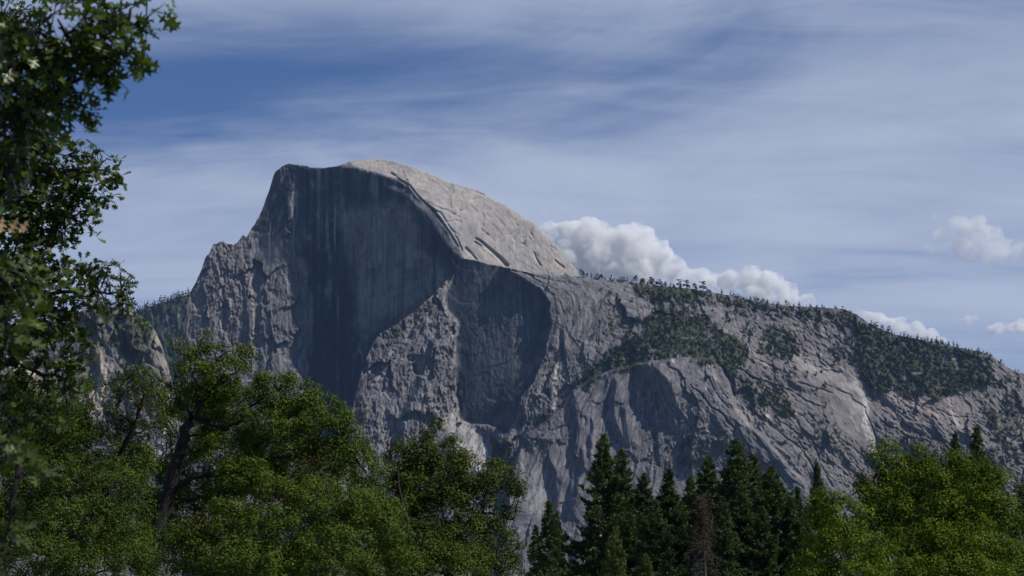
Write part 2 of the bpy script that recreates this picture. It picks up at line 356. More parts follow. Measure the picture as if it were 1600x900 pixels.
for p, w0, w1, dp in (
    ([(611,270),(624,281),(640,290),(650,302),(663,316),(675,328),(688,344),(700,360),(716,386)], 1.2, 1.6, 9),
    ([(612,271),(625,277),(638,283)], 1.0, .8, 5), ([(663,313),(672,318),(684,325),(700,329),(718,339)], .8, .8, 5),
    ([(680,330),(688,333),(696,345),(705,358),(714,372),(722,392)], 1.2, 1.0, 7), ([(700,347),(710,344),(720,346)], 1.2, .7, 5), ([(700,341),(708,338)], .8, .8, 4),
    ([(706,358),(712,364),(718,368)], .9, .8, 5), ([(728,388),(736,396),(744,405)], 2.2, 1.0, 9), ([(743,372),(750,376),(762,386),(778,400),(792,414)], .8, 3.2, 13),
    ([(742,378),(752,384)], 1.6, .8, 7), ([(736,310),(744,311),(752,310)], 1.0, .6, 4), ([(742,299),(752,303),(761,307)], .8, 1.5, 5), ([(803,370),(806,382),(803,400)], .9, .5, 3),
    ([(816,371),(822,371)], .8, .8, 4), ([(817,380),(820,374)], .7, .7, 4), ([(815,381),(819,381)], 1.3, 1.0, 5), ([(834,394),(838,404),(844,414)], .5, 1.8, 6), ([(867,408),(873,413),(880,418)], 1.2, 1.8, 6),
    ([(849,362),(853,366),(857,371)], 1.6, 1.8, 6), ([(822,343),(832,347),(837,352)], .7, 1.0, 4), ([(888,402),(893,408),(897,415)], .7, .9, 4), ([(755,350),(752,358),(758,364),(770,370)], .7, .5, 2),
    ([(790,366),(799,367)], .7, .5, 3), ([(768,350),(778,360),(784,368)], .8, .5, 2)):
    DD += stroke(p, w0, w1, 0.9, 0.25) * dp
for k in range(46):                                              # arching sheet joints across the dome
    x0 = rs.uniform(610, 880); y0 = curve(DOME_TOP, x0) + rs.uniform(4, 95); an = curve([(600,-14),(700,-34),(800,-44),(900,-50)], x0) + rs.uniform(-14, 14)
    ln = rs.uniform(6, 30); c_, s_ = math.cos(math.radians(an)), -math.sin(math.radians(an)); bow = rs.uniform(-3, 4)
    DD += lit * stroke([(x0, y0), (x0 + ln * .5 * c_ - bow * s_, y0 + ln * .5 * s_ + bow * c_ * -1), (x0 + ln * c_, y0 + ln * s_)], .5, .8, .8, .4) * rs.uniform(1, 3.2)
# colours
CD = np.zeros((HH, WW, 3), np.float32) + np.array((0.160, 0.152, 0.158), np.float32)
SPK = rs.randn(HH, WW).astype(np.float32)
v = 1 + 0.22 * G1 + 0.10 * G2 + 0.20 * B1 + 0.08 * G3 + .13 * SPK
CD *= np.clip(v, .5, 1.6)[..., None]
CD = put(CD, spur * 0.9 * (1 - sstep(0.2, 1.4, G2 + B1)), (0.175, 0.155, 0.155))
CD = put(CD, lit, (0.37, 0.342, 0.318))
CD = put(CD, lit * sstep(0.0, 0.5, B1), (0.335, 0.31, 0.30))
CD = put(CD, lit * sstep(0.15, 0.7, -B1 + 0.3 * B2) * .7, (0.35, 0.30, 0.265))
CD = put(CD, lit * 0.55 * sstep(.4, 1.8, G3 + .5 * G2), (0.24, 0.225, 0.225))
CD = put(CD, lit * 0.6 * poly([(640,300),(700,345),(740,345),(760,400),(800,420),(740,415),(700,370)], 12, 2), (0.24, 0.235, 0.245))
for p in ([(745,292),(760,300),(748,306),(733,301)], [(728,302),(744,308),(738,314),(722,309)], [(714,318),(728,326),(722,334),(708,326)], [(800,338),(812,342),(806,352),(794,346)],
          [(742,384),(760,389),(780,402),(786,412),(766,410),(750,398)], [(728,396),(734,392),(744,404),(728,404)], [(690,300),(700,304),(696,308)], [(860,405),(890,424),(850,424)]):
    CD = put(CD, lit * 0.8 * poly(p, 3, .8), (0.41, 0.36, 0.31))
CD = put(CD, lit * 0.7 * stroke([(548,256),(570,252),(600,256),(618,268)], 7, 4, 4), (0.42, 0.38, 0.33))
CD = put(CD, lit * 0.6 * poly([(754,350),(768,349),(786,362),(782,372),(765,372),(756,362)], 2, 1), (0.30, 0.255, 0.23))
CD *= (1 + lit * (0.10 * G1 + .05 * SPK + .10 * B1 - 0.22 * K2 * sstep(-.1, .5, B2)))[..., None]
vs = lic(np.full((HH, WW), PI / 2, np.float32), vnoise(1.6, seed=61), 38); vb = lic(np.full((HH, WW), PI / 2, np.float32), vnoise(6, seed=62), 90)
CD = put(CD, np.clip(face + poly([(398,352),(432,268),(462,260),(470,300),(468,360),(472,396),(440,412),(402,420)], 8, 1), 0, 1) * .92, (0.060, 0.068, 0.085))  # shade of the turned-away face put into the colour as bluish dark
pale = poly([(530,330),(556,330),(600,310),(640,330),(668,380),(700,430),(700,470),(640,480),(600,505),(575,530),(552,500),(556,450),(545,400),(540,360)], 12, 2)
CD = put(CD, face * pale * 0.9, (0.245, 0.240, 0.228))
CD = put(CD, face * 0.75 * poly([(484,330),(530,340),(540,400),(552,450),(560,560),(560,700),(484,720)], 10, 2), (0.024, 0.030, 0.046))  # deepest shade on the left half of the face, painted darker still
CD = put(CD, .75 * stroke([(604,284),(640,300),(668,326),(690,356),(714,392)], 5, 7, 5, 1.5) * sstep(-.5, .4, B2 + .25 * G1), (0.19, 0.19, 0.20))  # lit band under the rim, its light painted as a paler grey
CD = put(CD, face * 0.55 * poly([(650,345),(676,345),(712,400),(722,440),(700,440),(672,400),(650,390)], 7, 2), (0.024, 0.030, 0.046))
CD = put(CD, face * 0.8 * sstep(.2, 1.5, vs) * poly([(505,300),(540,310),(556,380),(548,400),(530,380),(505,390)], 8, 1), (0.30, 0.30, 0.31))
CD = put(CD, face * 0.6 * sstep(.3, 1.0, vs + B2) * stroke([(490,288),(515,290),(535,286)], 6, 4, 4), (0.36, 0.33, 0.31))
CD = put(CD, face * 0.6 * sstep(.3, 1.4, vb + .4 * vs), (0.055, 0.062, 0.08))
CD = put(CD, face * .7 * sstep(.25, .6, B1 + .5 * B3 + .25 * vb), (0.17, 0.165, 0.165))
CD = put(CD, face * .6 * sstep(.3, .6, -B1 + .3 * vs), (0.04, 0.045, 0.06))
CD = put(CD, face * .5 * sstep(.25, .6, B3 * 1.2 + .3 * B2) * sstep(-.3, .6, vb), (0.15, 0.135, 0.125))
for k in range(40):
    x0 = rs.uniform(490, 690); y0 = rs.uniform(300, 560); ln = rs.uniform(6, 26)
    CD = put(CD, face * rs.uniform(.3, .7) * stroke([(x0, y0), (x0 + ln * .5, y0 - rs.uniform(-2, 3)), (x0 + ln, y0 + rs.uniform(-1, 4))], .5, .5, .9, 1), (0.04, 0.045, 0.06) if k % 2 else (0.17, 0.17, 0.17))
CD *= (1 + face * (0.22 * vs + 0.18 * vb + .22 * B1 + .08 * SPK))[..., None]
for p, wd in (([(457,300),(459,350),(457,410)], 1.6), ([(463,300),(466,330),(461,350)], .8), ([(451,300),(455,320)], .8), ([(449,415),(448,470),(449,530)], 1.0), ([(395,420),(393,470),(396,520),(398,600)], 2.5),
              ([(420,430),(424,470)], .8), ([(411,435),(416,450)], .7), ([(362,420),(362,520)], 1.5), ([(341,390),(342,430)], 2.0), ([(345,450),(348,520)], 2.0), ([(470,412),(478,430)], 1.0),
              ([(553,560),(565,535)], .6), ([(560,545),(568,570)], .7), ([(445,540),(447,590)], .8), ([(400,250),(402,262)], .5), ([(403,372),(404,377)], 1.2), ([(468,560),(466,600)], 1.0)):
    CD = put(CD, 0.7 * stroke(p, wd, wd * .6, 1.0, .8), (0.42, 0.38, 0.34))
CD = put(CD, 0.5 * sstep(.9, 1.7, G2 + .4 * B2) * (1 - lit) * (1 - face), (0.28, 0.26, 0.25))
CD = put(CD, 0.6 * EG * (1 - lit) * (1 - face * .7) * PT, (0.06, 0.06, 0.075))
CD = put(CD, 0.45 * K1 * (1 - lit) * (1 - face * .6), (0.07, 0.07, 0.085))
CD = np.clip(CD, 0.03, 0.6)
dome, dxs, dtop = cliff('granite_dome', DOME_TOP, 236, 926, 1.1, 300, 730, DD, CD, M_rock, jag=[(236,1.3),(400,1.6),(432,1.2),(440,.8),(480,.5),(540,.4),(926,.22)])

# ------------------------------------------------------------------ buttress and long shoulder
RIDGE_TOP = [(505,830),(522,760),(540,690),(548,650),(556,615),(563,590),(572,562),(583,535),(594,521),(610,512),(632,497),(650,485),(668,468),(684,452),(692,442),(700,436),(703,440),(706,436),(711,424),(716,408),(721,403),
    (740,406),(765,413),(779,415),(800,420),(830,427),(870,430),(900,432),(940,437),(985,441),(1040,447),(1080,451),(1130,460),(1180,470),(1230,478),(1280,480),(1320,483),(1340,492),(1356,504),(1372,513),
    (1400,523),(1440,531),(1480,539),(1515,546),(1530,549),(1545,553),(1558,561),(1570,571),(1585,580),(1600,585),(1630,596),(1670,612)]
PXR = 5700 / F
a = np.full((HH, WW), 0.12, np.float32); b = np.full((HH, WW), 0.45, np.float32)
setab(poly([(900,400),(1700,400),(1700,620),(1500,600),(1350,600),(1240,560),(1160,560),(1000,560),(960,560),(900,470)], 14, 2), 0.10, 0.95)
setab(poly([(985,436),(1700,436),(1700,600),(1340,495),(1200,480),(1060,462)], 8, 2), 0.0, 1.3)
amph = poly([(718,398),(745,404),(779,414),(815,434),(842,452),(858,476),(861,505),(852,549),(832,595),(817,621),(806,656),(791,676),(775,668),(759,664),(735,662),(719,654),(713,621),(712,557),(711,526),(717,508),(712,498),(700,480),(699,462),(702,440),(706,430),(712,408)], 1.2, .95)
setab(poly([(540,700),(560,600),(590,525),(700,440),(700,520),(680,560),(640,640),(620,720)], 5, 1), 0.10, 0.16)
setab(poly([(600,512),(640,492),(690,445),(704,438),(700,470),(684,500),(640,510),(610,530)], 4, 1), 0.1, 0.9)
setab(poly([(700,470),(716,500),(712,620),(716,655),(640,690),(660,590),(684,520)], 3, 1), 0.30, 0.18)
setab(amph, -0.66, 0.02)
setab(stroke([(699,500),(684,520),(674,545),(664,568),(654,590),(645,615),(636,640),(628,662),(620,690)], 3, 7, 2, .6), -1.9, -0.45)
setab(poly([(700,664),(722,656),(745,664),(770,680),(768,735),(690,735),(684,700)], 4, .8), 0.25, 0.6)
setab(poly([(762,680),(790,684),(806,700),(800,735),(766,735)], 2, .8), -0.7, 0.1)
setab(poly([(866,500),(862,520),(853,555),(833,600),(818,625),(808,660),(860,652),(878,600),(890,540),(884,505)], 3, .8), 0.34, 0.22)
setab(poly([(884,470),(960,470),(1010,500),(950,560),(905,600),(868,640),(880,590),(888,530)], 6, 1), 0.12, 0.25)
setab(poly([(779,413),(830,427),(930,440),(900,480),(870,470),(845,450),(815,430)], 3, 1), 0.25, 0.55)
setab(stroke([(846,445),(866,462),(870,500),(862,540)], 3, 2, 2), -0.8, -0.1)
setab(poly([(1050,440),(1320,480),(1340,500),(1700,620),(1700,760),(1330,770),(1200,680),(1150,640),(1150,570),(1170,540),(1100,490)], 14, 2), 0.16, 0.75)
setab(poly([(1130,560),(1240,560),(1370,700),(1350,790),(1180,700),(1150,650)], 8, 2), 0.22, 0.70)
setab(poly([(1240,560),(1335,585),(1360,640),(1380,720),(1340,690),(1290,620)], 6, 1), 0.35, 0.95)
low3 = poly([(760,1000),(785,850),(800,740),(812,700),(830,678),(855,656),(880,630),(905,604),(930,588),(960,578),(994,568),(1040,562),(1110,560),(1128,575),(1142,612),(1153,648),(1200,690),(1260,760),(1300,1000)], 2.5, .6)
setab(low3, 0.14, 0.30)
setab(low3 * poly([(985,560),(1110,558),(1130,575),(1150,648),(1110,660),(1060,620)], 6, 1), 0.30, 0.5)
setab(low3 * poly([(1060,650),(1160,655),(1260,760),(1100,760),(1050,700)], 12, 2), 0.06, 0.16)
setab(poly([(995,570),(1028,574),(1044,598),(1054,616),(1058,628),(1046,650),(1030,636),(1028,618),(1012,602),(998,594),(992,583)], 1.6, .4), -1.9, -0.45)
setab(stroke([(961,598),(956,620),(955,645),(960,668),(968,686)], 3.5, 5.5, 1.6, .4), -1.9, -0.45)
setab(stroke([(974,640),(977,668),(979,692)], 2.5, 2, 1.3, .3), -1.9, -0.45)
setab(stroke([(893,630),(901,648),(899,680),(896,720)], 3.5, 2.5, 1.3, .4), -1.9, -0.45)
setab(stroke([(1026,676),(1027,700),(1030,724)], 2.6, 2, 1.2, .3), -1.9, -0.45)
setab(stroke([(1049,650),(1052,668)], 3.5, 2.5, 1.2, .3), -1.9, -0.45)
setab(stroke([(895,690),(892,740),(887,798)], 2.6, 2.2, 1.2, .5), -1.9, -0.45)
setab(stroke([(909,704),(904,735),(896,770),(884,806)], 2.2, 2.0, 1.2, .5), -1.9, -0.45)
setab(stroke([(852,718),(862,730),(867,748),(864,775),(866,800)], 3.0, 4.5, 1.4, .5), -1.9, -0.45)
for k in range(85):
    x0 = rs.uniform(800, 1640); y0 = rs.uniform(520, 800)
    if y0 < curve(RIDGE_TOP, x0) + 60: continue
    t_ = float(samp(TH, x0, y0)) + rs.uniform(-.2, .2); ln = rs.uniform(10, 45); c_, s_ = math.cos(t_), -math.sin(t_); wd = rs.uniform(1.5, 4.5)
    q_ = [(x0, y0), (x0 + ln * .5 * c_ + rs.uniform(-3, 3), y0 + ln * .5 * s_), (x0 + ln * c_, y0 + ln * s_)]
    setab(stroke(q_, wd, wd * .3, 1.3, 1.2), -1.6, -0.3); setab(stroke([(px_ + wd * 1.8, py_ + 1) for px_, py_ in q_], wd * .8, wd * .3, 1.3, 1.2), 0.45, 0.35)
setab(poly([(810,730),(850,712),(862,745),(860,790),(820,800),(800,790)], 5, 1), 0.25, 0.45)
D0 = 5800 - (gy - 450) * 0.9 + 0 * gx
DR = poisson(a, b, D0, 3e-5, PXR)
DR -= 45 * low3
DR += 30 * amph
rug = 0.55 + 0.35 * B3
pillar = poly([(684,500),(716,500),(712,650),(640,680)], 4, 1); buttL = poly([(545,690),(570,560),(600,512),(690,445),(700,500),(640,680),(610,740)], 4, 1)
rug = rug + 0.45 * pillar + 0.3 * buttL - 0.36 * amph
slabR = poly([(1240,560),(1335,590),(1362,640),(1378,715),(1340,700),(1300,640)], 6, 1); slabC = poly([(700,664),(770,680),(768,740),(690,740)], 5, 1); slabL = poly([(806,740),(850,712),(862,760),(856,820),(806,820)], 5, 1)
rug = np.clip(rug - 0.4 * slabR - 0.45 * slabC - 0.35 * slabL - 0.22 * low3, 0.12, 2)
DR += rug * (RL + 1.2 * NF)
DR += np.clip(rug, .2, 1) * (1.5 * K1 * sstep(-.4, .4, B1))
CRK = 0 * gx
for p, w0, w1, dp in (([(1000,644),(1008,642),(1016,640)], 1, 1, 9), ([(985,652),(992,646)], 1.2, .8, 8), ([(1001,668),(1008,666),(1014,663),(1024,666)], 1.6, .8, 11), ([(1005,690),(1020,684),(1028,672)], 1.2, 1.2, 8),
    ([(860,672),(872,670),(884,664),(897,668)], 1, 1, 7), ([(815,700),(830,690),(845,682)], 1.3, 1, 8), ([(721,690),(728,680),(738,668)], .6, 1.4, 6), ([(732,690),(740,676)], .6, 1, 5),
    ([(1078,600),(1100,622),(1130,650),(1146,672)], 1.0, 2.0, 11), ([(1108,588),(1118,612),(1136,640)], 1.2, 1.2, 9), ([(1130,560),(1180,590),(1230,610),(1290,640)], 1.0, 1.4, 8), ([(1180,560),(1250,596),(1300,612)], 1, 1.4, 8),
    ([(1210,652),(1240,672),(1256,690)], 1, 1.8, 9), ([(1160,640),(1200,662),(1250,700),(1280,740)], 1, 1.5, 8), ([(1230,640),(1262,680),(1300,760)], 1, 1.5, 8), ([(1256,548),(1280,558),(1296,570)], 1.3, 1.5, 8),
    ([(1290,600),(1330,618),(1352,640)], 1, 1.5, 7), ([(1350,640),(1362,668),(1372,700)], 1, 1.8, 8), ([(1380,660),(1420,680),(1446,704)], 1.3, 2, 10), ([(1463,642),(1496,650),(1512,650)], 1, 1.3, 7), ([(1400,668),(1440,692)], 1, 1.5, 8),
    ([(902,590),(905,600),(907,594)], 1.6, .7, 8), ([(900,576),(912,566)], 1, .7, 6), ([(946,470),(958,480)], 1, .8, 8), ([(972,502),(988,500),(992,506)], 1.5, 1, 9), ([(882,440),(905,446),(930,444)], 1, .7, 6),
    ([(795,420),(830,432),(866,440),(900,446)], 1.2, .8, 8), ([(820,428),(850,445),(870,455)], 1.2, 1.0, 8), ([(860,436),(890,438)], 1, .7, 5)):
    DR += stroke(p, w0 * .75, w1 * .75, .8, 1.0) * dp * .7; CRK = CRK + .5 * stroke(p, w0 * .4, w1 * .5, .8, 1.0)
for k in range(90):                                             # sheet joints running down to the right over the shoulder
    x0 = rs.uniform(1120, 1600); y0 = curve(RIDGE_TOP, x0) + rs.uniform(20, 270)
    an = float(np.degrees(samp(TH, x0, y0))) + rs.uniform(-10, 10); ln = rs.uniform(12, 55); c_, s_ = math.cos(math.radians(an)), -math.sin(math.radians(an))
    DR += stroke([(x0, y0), (x0 + ln * .5 * c_, y0 + ln * .5 * s_ + rs.uniform(-2, 3)), (x0 + ln * c_, y0 + ln * s_)], .3, .6, .7, 1.6) * rs.uniform(1.2, 3.2)
# colours
CR = np.zeros((HH, WW, 3), np.float32) + np.array((0.158, 0.150, 0.156), np.float32)
CR *= np.clip(1 + 0.25 * G1 + 0.13 * G2 + 0.26 * B1 + 0.10 * G3 + .20 * B2 + .16 * SPK, .45, 1.7)[..., None]
wr = poly([(1130,500),(1250,500),(1340,560),(1660,560),(1660,760),(1340,790),(1150,640)], 30, 2)
CR = put(CR, wr * 0.6, (0.225, 0.195, 0.184))
CR = put(CR, 0.55 * sstep(.8, 1.9, G2 + .5 * B2 + .3 * G1) * (1 - amph), (0.29, 0.265, 0.25))
CR = put(CR, low3 * 0.35 * sstep(-.2, .5, -B1), (0.115, 0.115, 0.135))
CR = put(CR, amph * 0.92, (0.075, 0.083, 0.094))  # shadow in the hollow put into the rock colour
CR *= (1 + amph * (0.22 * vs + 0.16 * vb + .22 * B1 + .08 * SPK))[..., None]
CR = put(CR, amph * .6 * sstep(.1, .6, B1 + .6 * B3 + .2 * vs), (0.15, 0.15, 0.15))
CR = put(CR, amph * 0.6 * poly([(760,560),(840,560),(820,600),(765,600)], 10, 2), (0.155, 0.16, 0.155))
CR = put(CR, amph * .6 * poly([(700,440),(730,440),(735,520),(745,600),(730,650),(712,640)], 8, 1.5), (0.035, 0.045, 0.065))  # darker left part of the hollow's shadow, also painted in
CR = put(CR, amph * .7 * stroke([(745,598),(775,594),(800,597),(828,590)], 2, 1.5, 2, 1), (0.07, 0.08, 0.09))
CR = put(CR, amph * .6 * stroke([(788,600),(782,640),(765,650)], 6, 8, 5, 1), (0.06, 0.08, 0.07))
def band(pts, w0, w1, rgb, k=0.8, fe=2.0, wp=1.0):
    global CR
    rgb = tuple(q * .98 for q in rgb)
    CR = put(CR, k * stroke(pts, w0, w1, fe, wp) * np.clip(.75 + .35 * G2 + .2 * NF, 0, 1), rgb)
band([(706,660),(730,680),(745,720)], 14, 20, (0.50, 0.47, 0.44), .9, 6)
band([(720,700),(745,705),(750,735)], 12, 14, (0.56, 0.53, 0.49), .8, 5)
band([(667,545),(662,560),(655,575)], 3, 4, (0.33, 0.32, 0.31), .7, 2)
band([(634,635),(628,665)], 2.5, 3, (0.33, 0.32, 0.31), .7, 2)
band([(714,498),(716,505),(711,522)], 4, 5, (0.34, 0.34, 0.36), .8, 2)
band([(698,480),(694,505),(690,520)], 3, 5, (0.32, 0.32, 0.34), .8, 2)
band([(660,637),(664,642),(670,646)], 2, 1.5, (0.50, 0.46, 0.40), .9, 1)
band([(872,530),(870,560),(866,600),(866,636)], 1.2, 2.6, (0.48, 0.44, 0.40), .9, 1.5)
band([(920,520),(919,540),(916,560)], .8, .8, (0.40, 0.38, 0.36), .8, 1)
band([(860,560),(852,590),(840,620)], 4, 4, (0.33, 0.29, 0.27), .6, 4)
band([(820,720),(835,745),(840,785)], 16, 18, (0.34, 0.33, 0.33), .7, 8)
band([(1280,500),(1286,520),(1292,536),(1298,552)], 3, 3, (0.42, 0.37, 0.34), .85, 2.5)
band([(1283,552),(1284,553)], 1.6, 1.6, (0.75, 0.73, 0.70), 1, .8, .2)
band([(1195,645),(1206,654)], 2, 3, (0.66, 0.60, 0.55), .95, 1, .4)
band([(1182,563),(1196,574)], 3, 4, (0.40, 0.37, 0.34), .8, 3)
band([(1245,562),(1275,572),(1305,584),(1330,600)], 11, 13, (0.40, 0.37, 0.34), .8, 6)
band([(1290,590),(1310,610),(1340,640)], 9, 8, (0.37, 0.355, 0.335), .7, 6)
band([(1335,600),(1352,622),(1354,645),(1350,668),(1358,686),(1368,702)], 3.5, 5, (0.56, 0.51, 0.47), .85, 2.5)
band([(1350,625),(1353,660),(1372,706)], 2.0, 2.5, (0.62, 0.58, 0.54), .7, 2.5)
band([(1330,650),(1340,672)], 3, 4, (0.42, 0.40, 0.37), .7, 3)
band([(1380,622),(1420,625),(1450,640)], 7, 6, (0.36, 0.29, 0.265), .75, 5)
band([(1410,618),(1436,630),(1462,656)], 6, 8, (0.42, 0.33, 0.30), .7, 5)
band([(1483,612),(1486,630),(1494,655),(1505,684)], 2.5, 5, (0.50, 0.43, 0.40), .9, 2.5)
band([(1500,640),(1520,670),(1530,690)], 10, 8, (0.34, 0.28, 0.265), .7, 7)
band([(1566,642),(1560,660),(1568,690)], 5, 5, (0.38, 0.33, 0.31), .7, 4)
band([(1588,625),(1594,650),(1586,690)], 5, 6, (0.40, 0.35, 0.32), .75, 4)
band([(1560,580),(1585,595)], 6, 6, (0.30, 0.26, 0.24), .6, 5)
band([(1106,566),(1120,590),(1136,620),(1148,640)], 5, 3, (0.34, 0.305, 0.285), .7, 3)
band([(1150,640),(1175,652)], 4, 5, (0.32, 0.29, 0.28), .7, 3)
band([(1106,660),(1106,676)], 1.5, 1.2, (0.45, 0.36, 0.30), .8, 1)
band([(1105,600),(1105,607)], 1.2, 1.2, (0.60, 0.54, 0.48), .9, .8)
band([(1040,556),(1070,552),(1110,560)], 5, 4, (0.34, 0.31, 0.28), .6, 3)
band([(1053,558),(1055,566)], 2, 1, (0.58, 0.52, 0.45), .9, 1)
band([(990,460),(1040,470),(1000,500)], 8, 10, (0.28, 0.255, 0.24), .6, 8)
band([(1110,470),(1150,500),(1180,540)], 10, 12, (0.29, 0.265, 0.255), .6, 8)
band([(700,438),(690,452)], 3, 4, (0.36, 0.33, 0.30), .7, 2)
def joint(x, y, ln, wd, turn=0.0):
    p = [(x, y)]
    for i in range(int(ln / 7) + 1):
        t_ = float(samp(TH, x, y)) + turn + .5 * float(samp(JT, x, y)) + rs.uniform(-.25, .25)
        x += 7 * math.cos(t_); y -= 7 * math.sin(t_); p.append((x, y))
    return stroke(p, wd, wd * .4, .75, .5)
for k in range(330):
    x0 = rs.uniform(560, 1640); y0 = rs.uniform(450, 810)
    if y0 < curve(RIDGE_TOP, x0) + 8: continue
    cross = k % 6 == 0; st_ = joint(x0, y0, rs.uniform(12, 30) if cross else rs.uniform(25, 95), rs.uniform(.35, 1.1), 1.3 if cross else 0.0) * (1 - .8 * amph) * (1 - .5 * slabR)
    CR = put(CR, st_ * rs.uniform(.35, .85), (0.045, 0.045, 0.055)); DR += st_ * rs.uniform(1, 4)
for k in range(260):
    x0 = rs.uniform(560, 1640); y0 = rs.uniform(440, 800)
    an = float(np.degrees(samp(TH, x0, y0))) + rs.uniform(-14, 14); ln = rs.uniform(5, 38); c_, s_ = math.cos(math.radians(an)), -math.sin(math.radians(an))
    st_ = stroke([(x0, y0), (x0 + ln * .5 * c_ + rs.uniform(-2, 2), y0 + ln * .5 * s_), (x0 + ln * c_, y0 + ln * s_)], rs.uniform(.4, 2.4), .4, 1.0, 1.5) * (1 - amph)
    if k % 5 < 2: CR = put(CR, st_ * rs.uniform(.3, .7), (0.30, 0.275, 0.265))
    else: CR = put(CR, st_ * rs.uniform(.4, .8), (0.07, 0.07, 0.085)); DR += st_ * rs.uniform(0, 2.5)
CR = put(CR, np.clip(CRK, 0, .8), (0.05, 0.05, 0.06))
CR = put(CR, .7 * EG * (1 - amph * .6) * (.3 + .7 * PT), (0.06, 0.06, 0.075))
CR = put(CR, (.5 * K1 + .25 * K3) * (1 - .5 * amph), (0.07, 0.07, 0.085))
# plant cover: brush and forest floor (density map, also used to plant the trees)
VG = 0 * gx
def veg(p, k, fe=6, wp=2.0):
    global VG
    VG = np.maximum(VG, k * poly(p, fe, wp))
veg([(1006,500),(1030,480),(1075,474),(1104,492),(1130,515),(1166,540),(1168,562),(1150,590),(1128,572),(1060,560),(1000,566),(960,582),(925,592),(912,588),(940,556),(975,528),(1008,515)], .95)
veg([(975,441),(1060,448),(1120,458),(1090,470),(1040,470),(1000,466)], .85)
veg([(1040,460),(1100,462),(1095,490),(1040,484)], .5)
veg([(1330,500),(1350,500),(1400,522),(1470,536),(1540,550),(1560,580),(1540,612),(1500,612),(1470,622),(1400,618),(1352,604),(1338,575)], .95)
veg([(1540,580),(1600,586),(1600,640),(1560,625)], .45)
veg([(1180,470),(1230,476),(1320,482),(1340,500),(1320,520),(1290,500),(1250,500),(1200,495)], .55)
veg([(1190,515),(1230,510),(1252,545),(1245,562),(1210,560),(1185,545)], .8)
veg([(1150,590),(1190,590),(1230,620),(1260,655),(1210,650),(1170,625)], .65)
veg([(1130,480),(1180,480),(1180,520),(1150,515)], .4)
veg([(1055,448),(1180,468),(1330,482),(1340,500),(1250,494),(1150,480),(1060,468)], .6, 5)
veg([(1250,490),(1340,500),(1340,560),(1310,570),(1290,520)], .4, 8)
veg([(1160,560),(1240,640),(1300,700),(1260,720),(1180,640)], .35, 12)
veg([(1530,590),(1600,600),(1600,700),(1540,680)], .45, 10)
veg([(930,470),(990,460),(1010,500),(960,540),(930,520)], .3, 10)
veg([(1260,640),(1300,650),(1330,700),(1300,720),(1270,690)], .35)
veg([(1380,670),(1450,680),(1500,700),(1600,690),(1600,760),(1380,760)], .5)
veg([(1540,640),(1562,650),(1570,690),(1540,690)], .7)
veg([(1370,690),(1440,690),(1440,720),(1380,720)], .7)
veg([(600,510),(640,493),(672,468),(688,470),(660,500),(620,520)], .55, 4)
veg([(766,686),(800,690),(800,735),(768,735)], .9, 3, 1)
veg([(575,575),(600,530),(620,520),(600,560),(585,590)], .4)
veg([(556,630),(575,640),(570,660),(556,650)], .6, 3)
veg([(842,648),(858,650),(856,660),(842,660)], .9, 2)
veg([(830,690),(850,684),(890,680),(890,690),(850,696)], .5, 3)
veg([(880,600),(930,575),(960,575),(940,590),(900,612),(880,630)], .6, 4)
veg([(1040,700),(1110,670),(1160,690),(1150,740),(1060,740)], .5, 10)
veg([(900,760),(960,740),(960,900),(900,900)], .2, 10)
spot = sstep(-.25, .22, B2 * 1.2 + B1 * .6 + (VG - 0.5) * 1.0)
VGM = np.clip(VG * 1.5, 0, 1) * spot
VGM = np.maximum(VGM, 0.9 * sstep(.38, .62, B2 + .25 * fbm(60, octv=2, seed=77)) * sstep(900, 980, gx) * (1 - low3) * (1 - slabR) * .8)
brush = np.stack([0.046 + .03 * (B2 + B1), 0.058 + .03 * (B2 + .6 * B1), 0.030 + .012 * B1], -1)
CR = CR + (np.clip(brush, .02, .2) - CR) * (VGM * .92)[..., None]
DR -= VGM * (3.0 + 3.5 * vnoise(3.0, seed=90) * 2)
CR = np.clip(CR, 0.02, 0.8)
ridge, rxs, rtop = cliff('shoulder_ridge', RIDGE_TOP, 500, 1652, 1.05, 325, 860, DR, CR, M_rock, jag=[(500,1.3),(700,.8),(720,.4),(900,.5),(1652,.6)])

# ------------------------------------------------------------------ forested slope behind the dome's left wall, and the nearer cliff on the left
FAR_TOP = [(-60,540),(60,520),(150,505),(200,492),(222,484),(250,474),(280,464),(300,458),(340,440),(400,430)]
a = np.full((HH, WW), -0.25, np.float32); b = np.full((HH, WW), 0.85, np.float32)
DF = poisson(a, b, 8200 + 0 * gx, 3e-5, 8000 / F) + 14 * B1 + 10 * B2 + 5 * G2
CF = np.clip(np.stack([0.045 + .012 * B2, 0.062 + .015 * B2, 0.040 + .01 * B2], -1), .015, .2).astype(np.float32)
for p, w0 in (([(262,515),(272,508)], 4), ([(255,500),(280,492)], 2), ([(290,478),(298,520)], 3), ([(283,540),(275,530)], 6), ([(270,600),(290,606)], 6), ([(270,630),(290,625)], 4)):
    CF = put(CF, .9 * stroke(p, w0, w0 * .6, 2, 1), (0.27, 0.25, 0.24))
far, fxs, ftop = cliff('forested_slope', FAR_TOP, -60, 400, 2.0, 90, 800, DF, CF, M_rock, jag=1.2)
LEFT_TOP = [(-60,520),(0,512),(40,505),(90,498),(120,488),(160,478),(185,480),(205,488),(220,493),(231,501),(241,514),(249,531),(256,548),(262,568),(268,595),(273,620),(279,645),(290,700),(300,760)]
a = np.full((HH, WW), 0.15, np.float32); b = np.full((HH, WW), 0.55, np.float32)
setab(poly([(225,500),(236,500),(262,560),(275,640),(240,640),(246,580),(236,540)], 4, .8), 0.9, 0.6)
setab(poly([(168,500),(232,530),(244,600),(200,600),(170,560)], 8, 2), 0.0, 0.35)
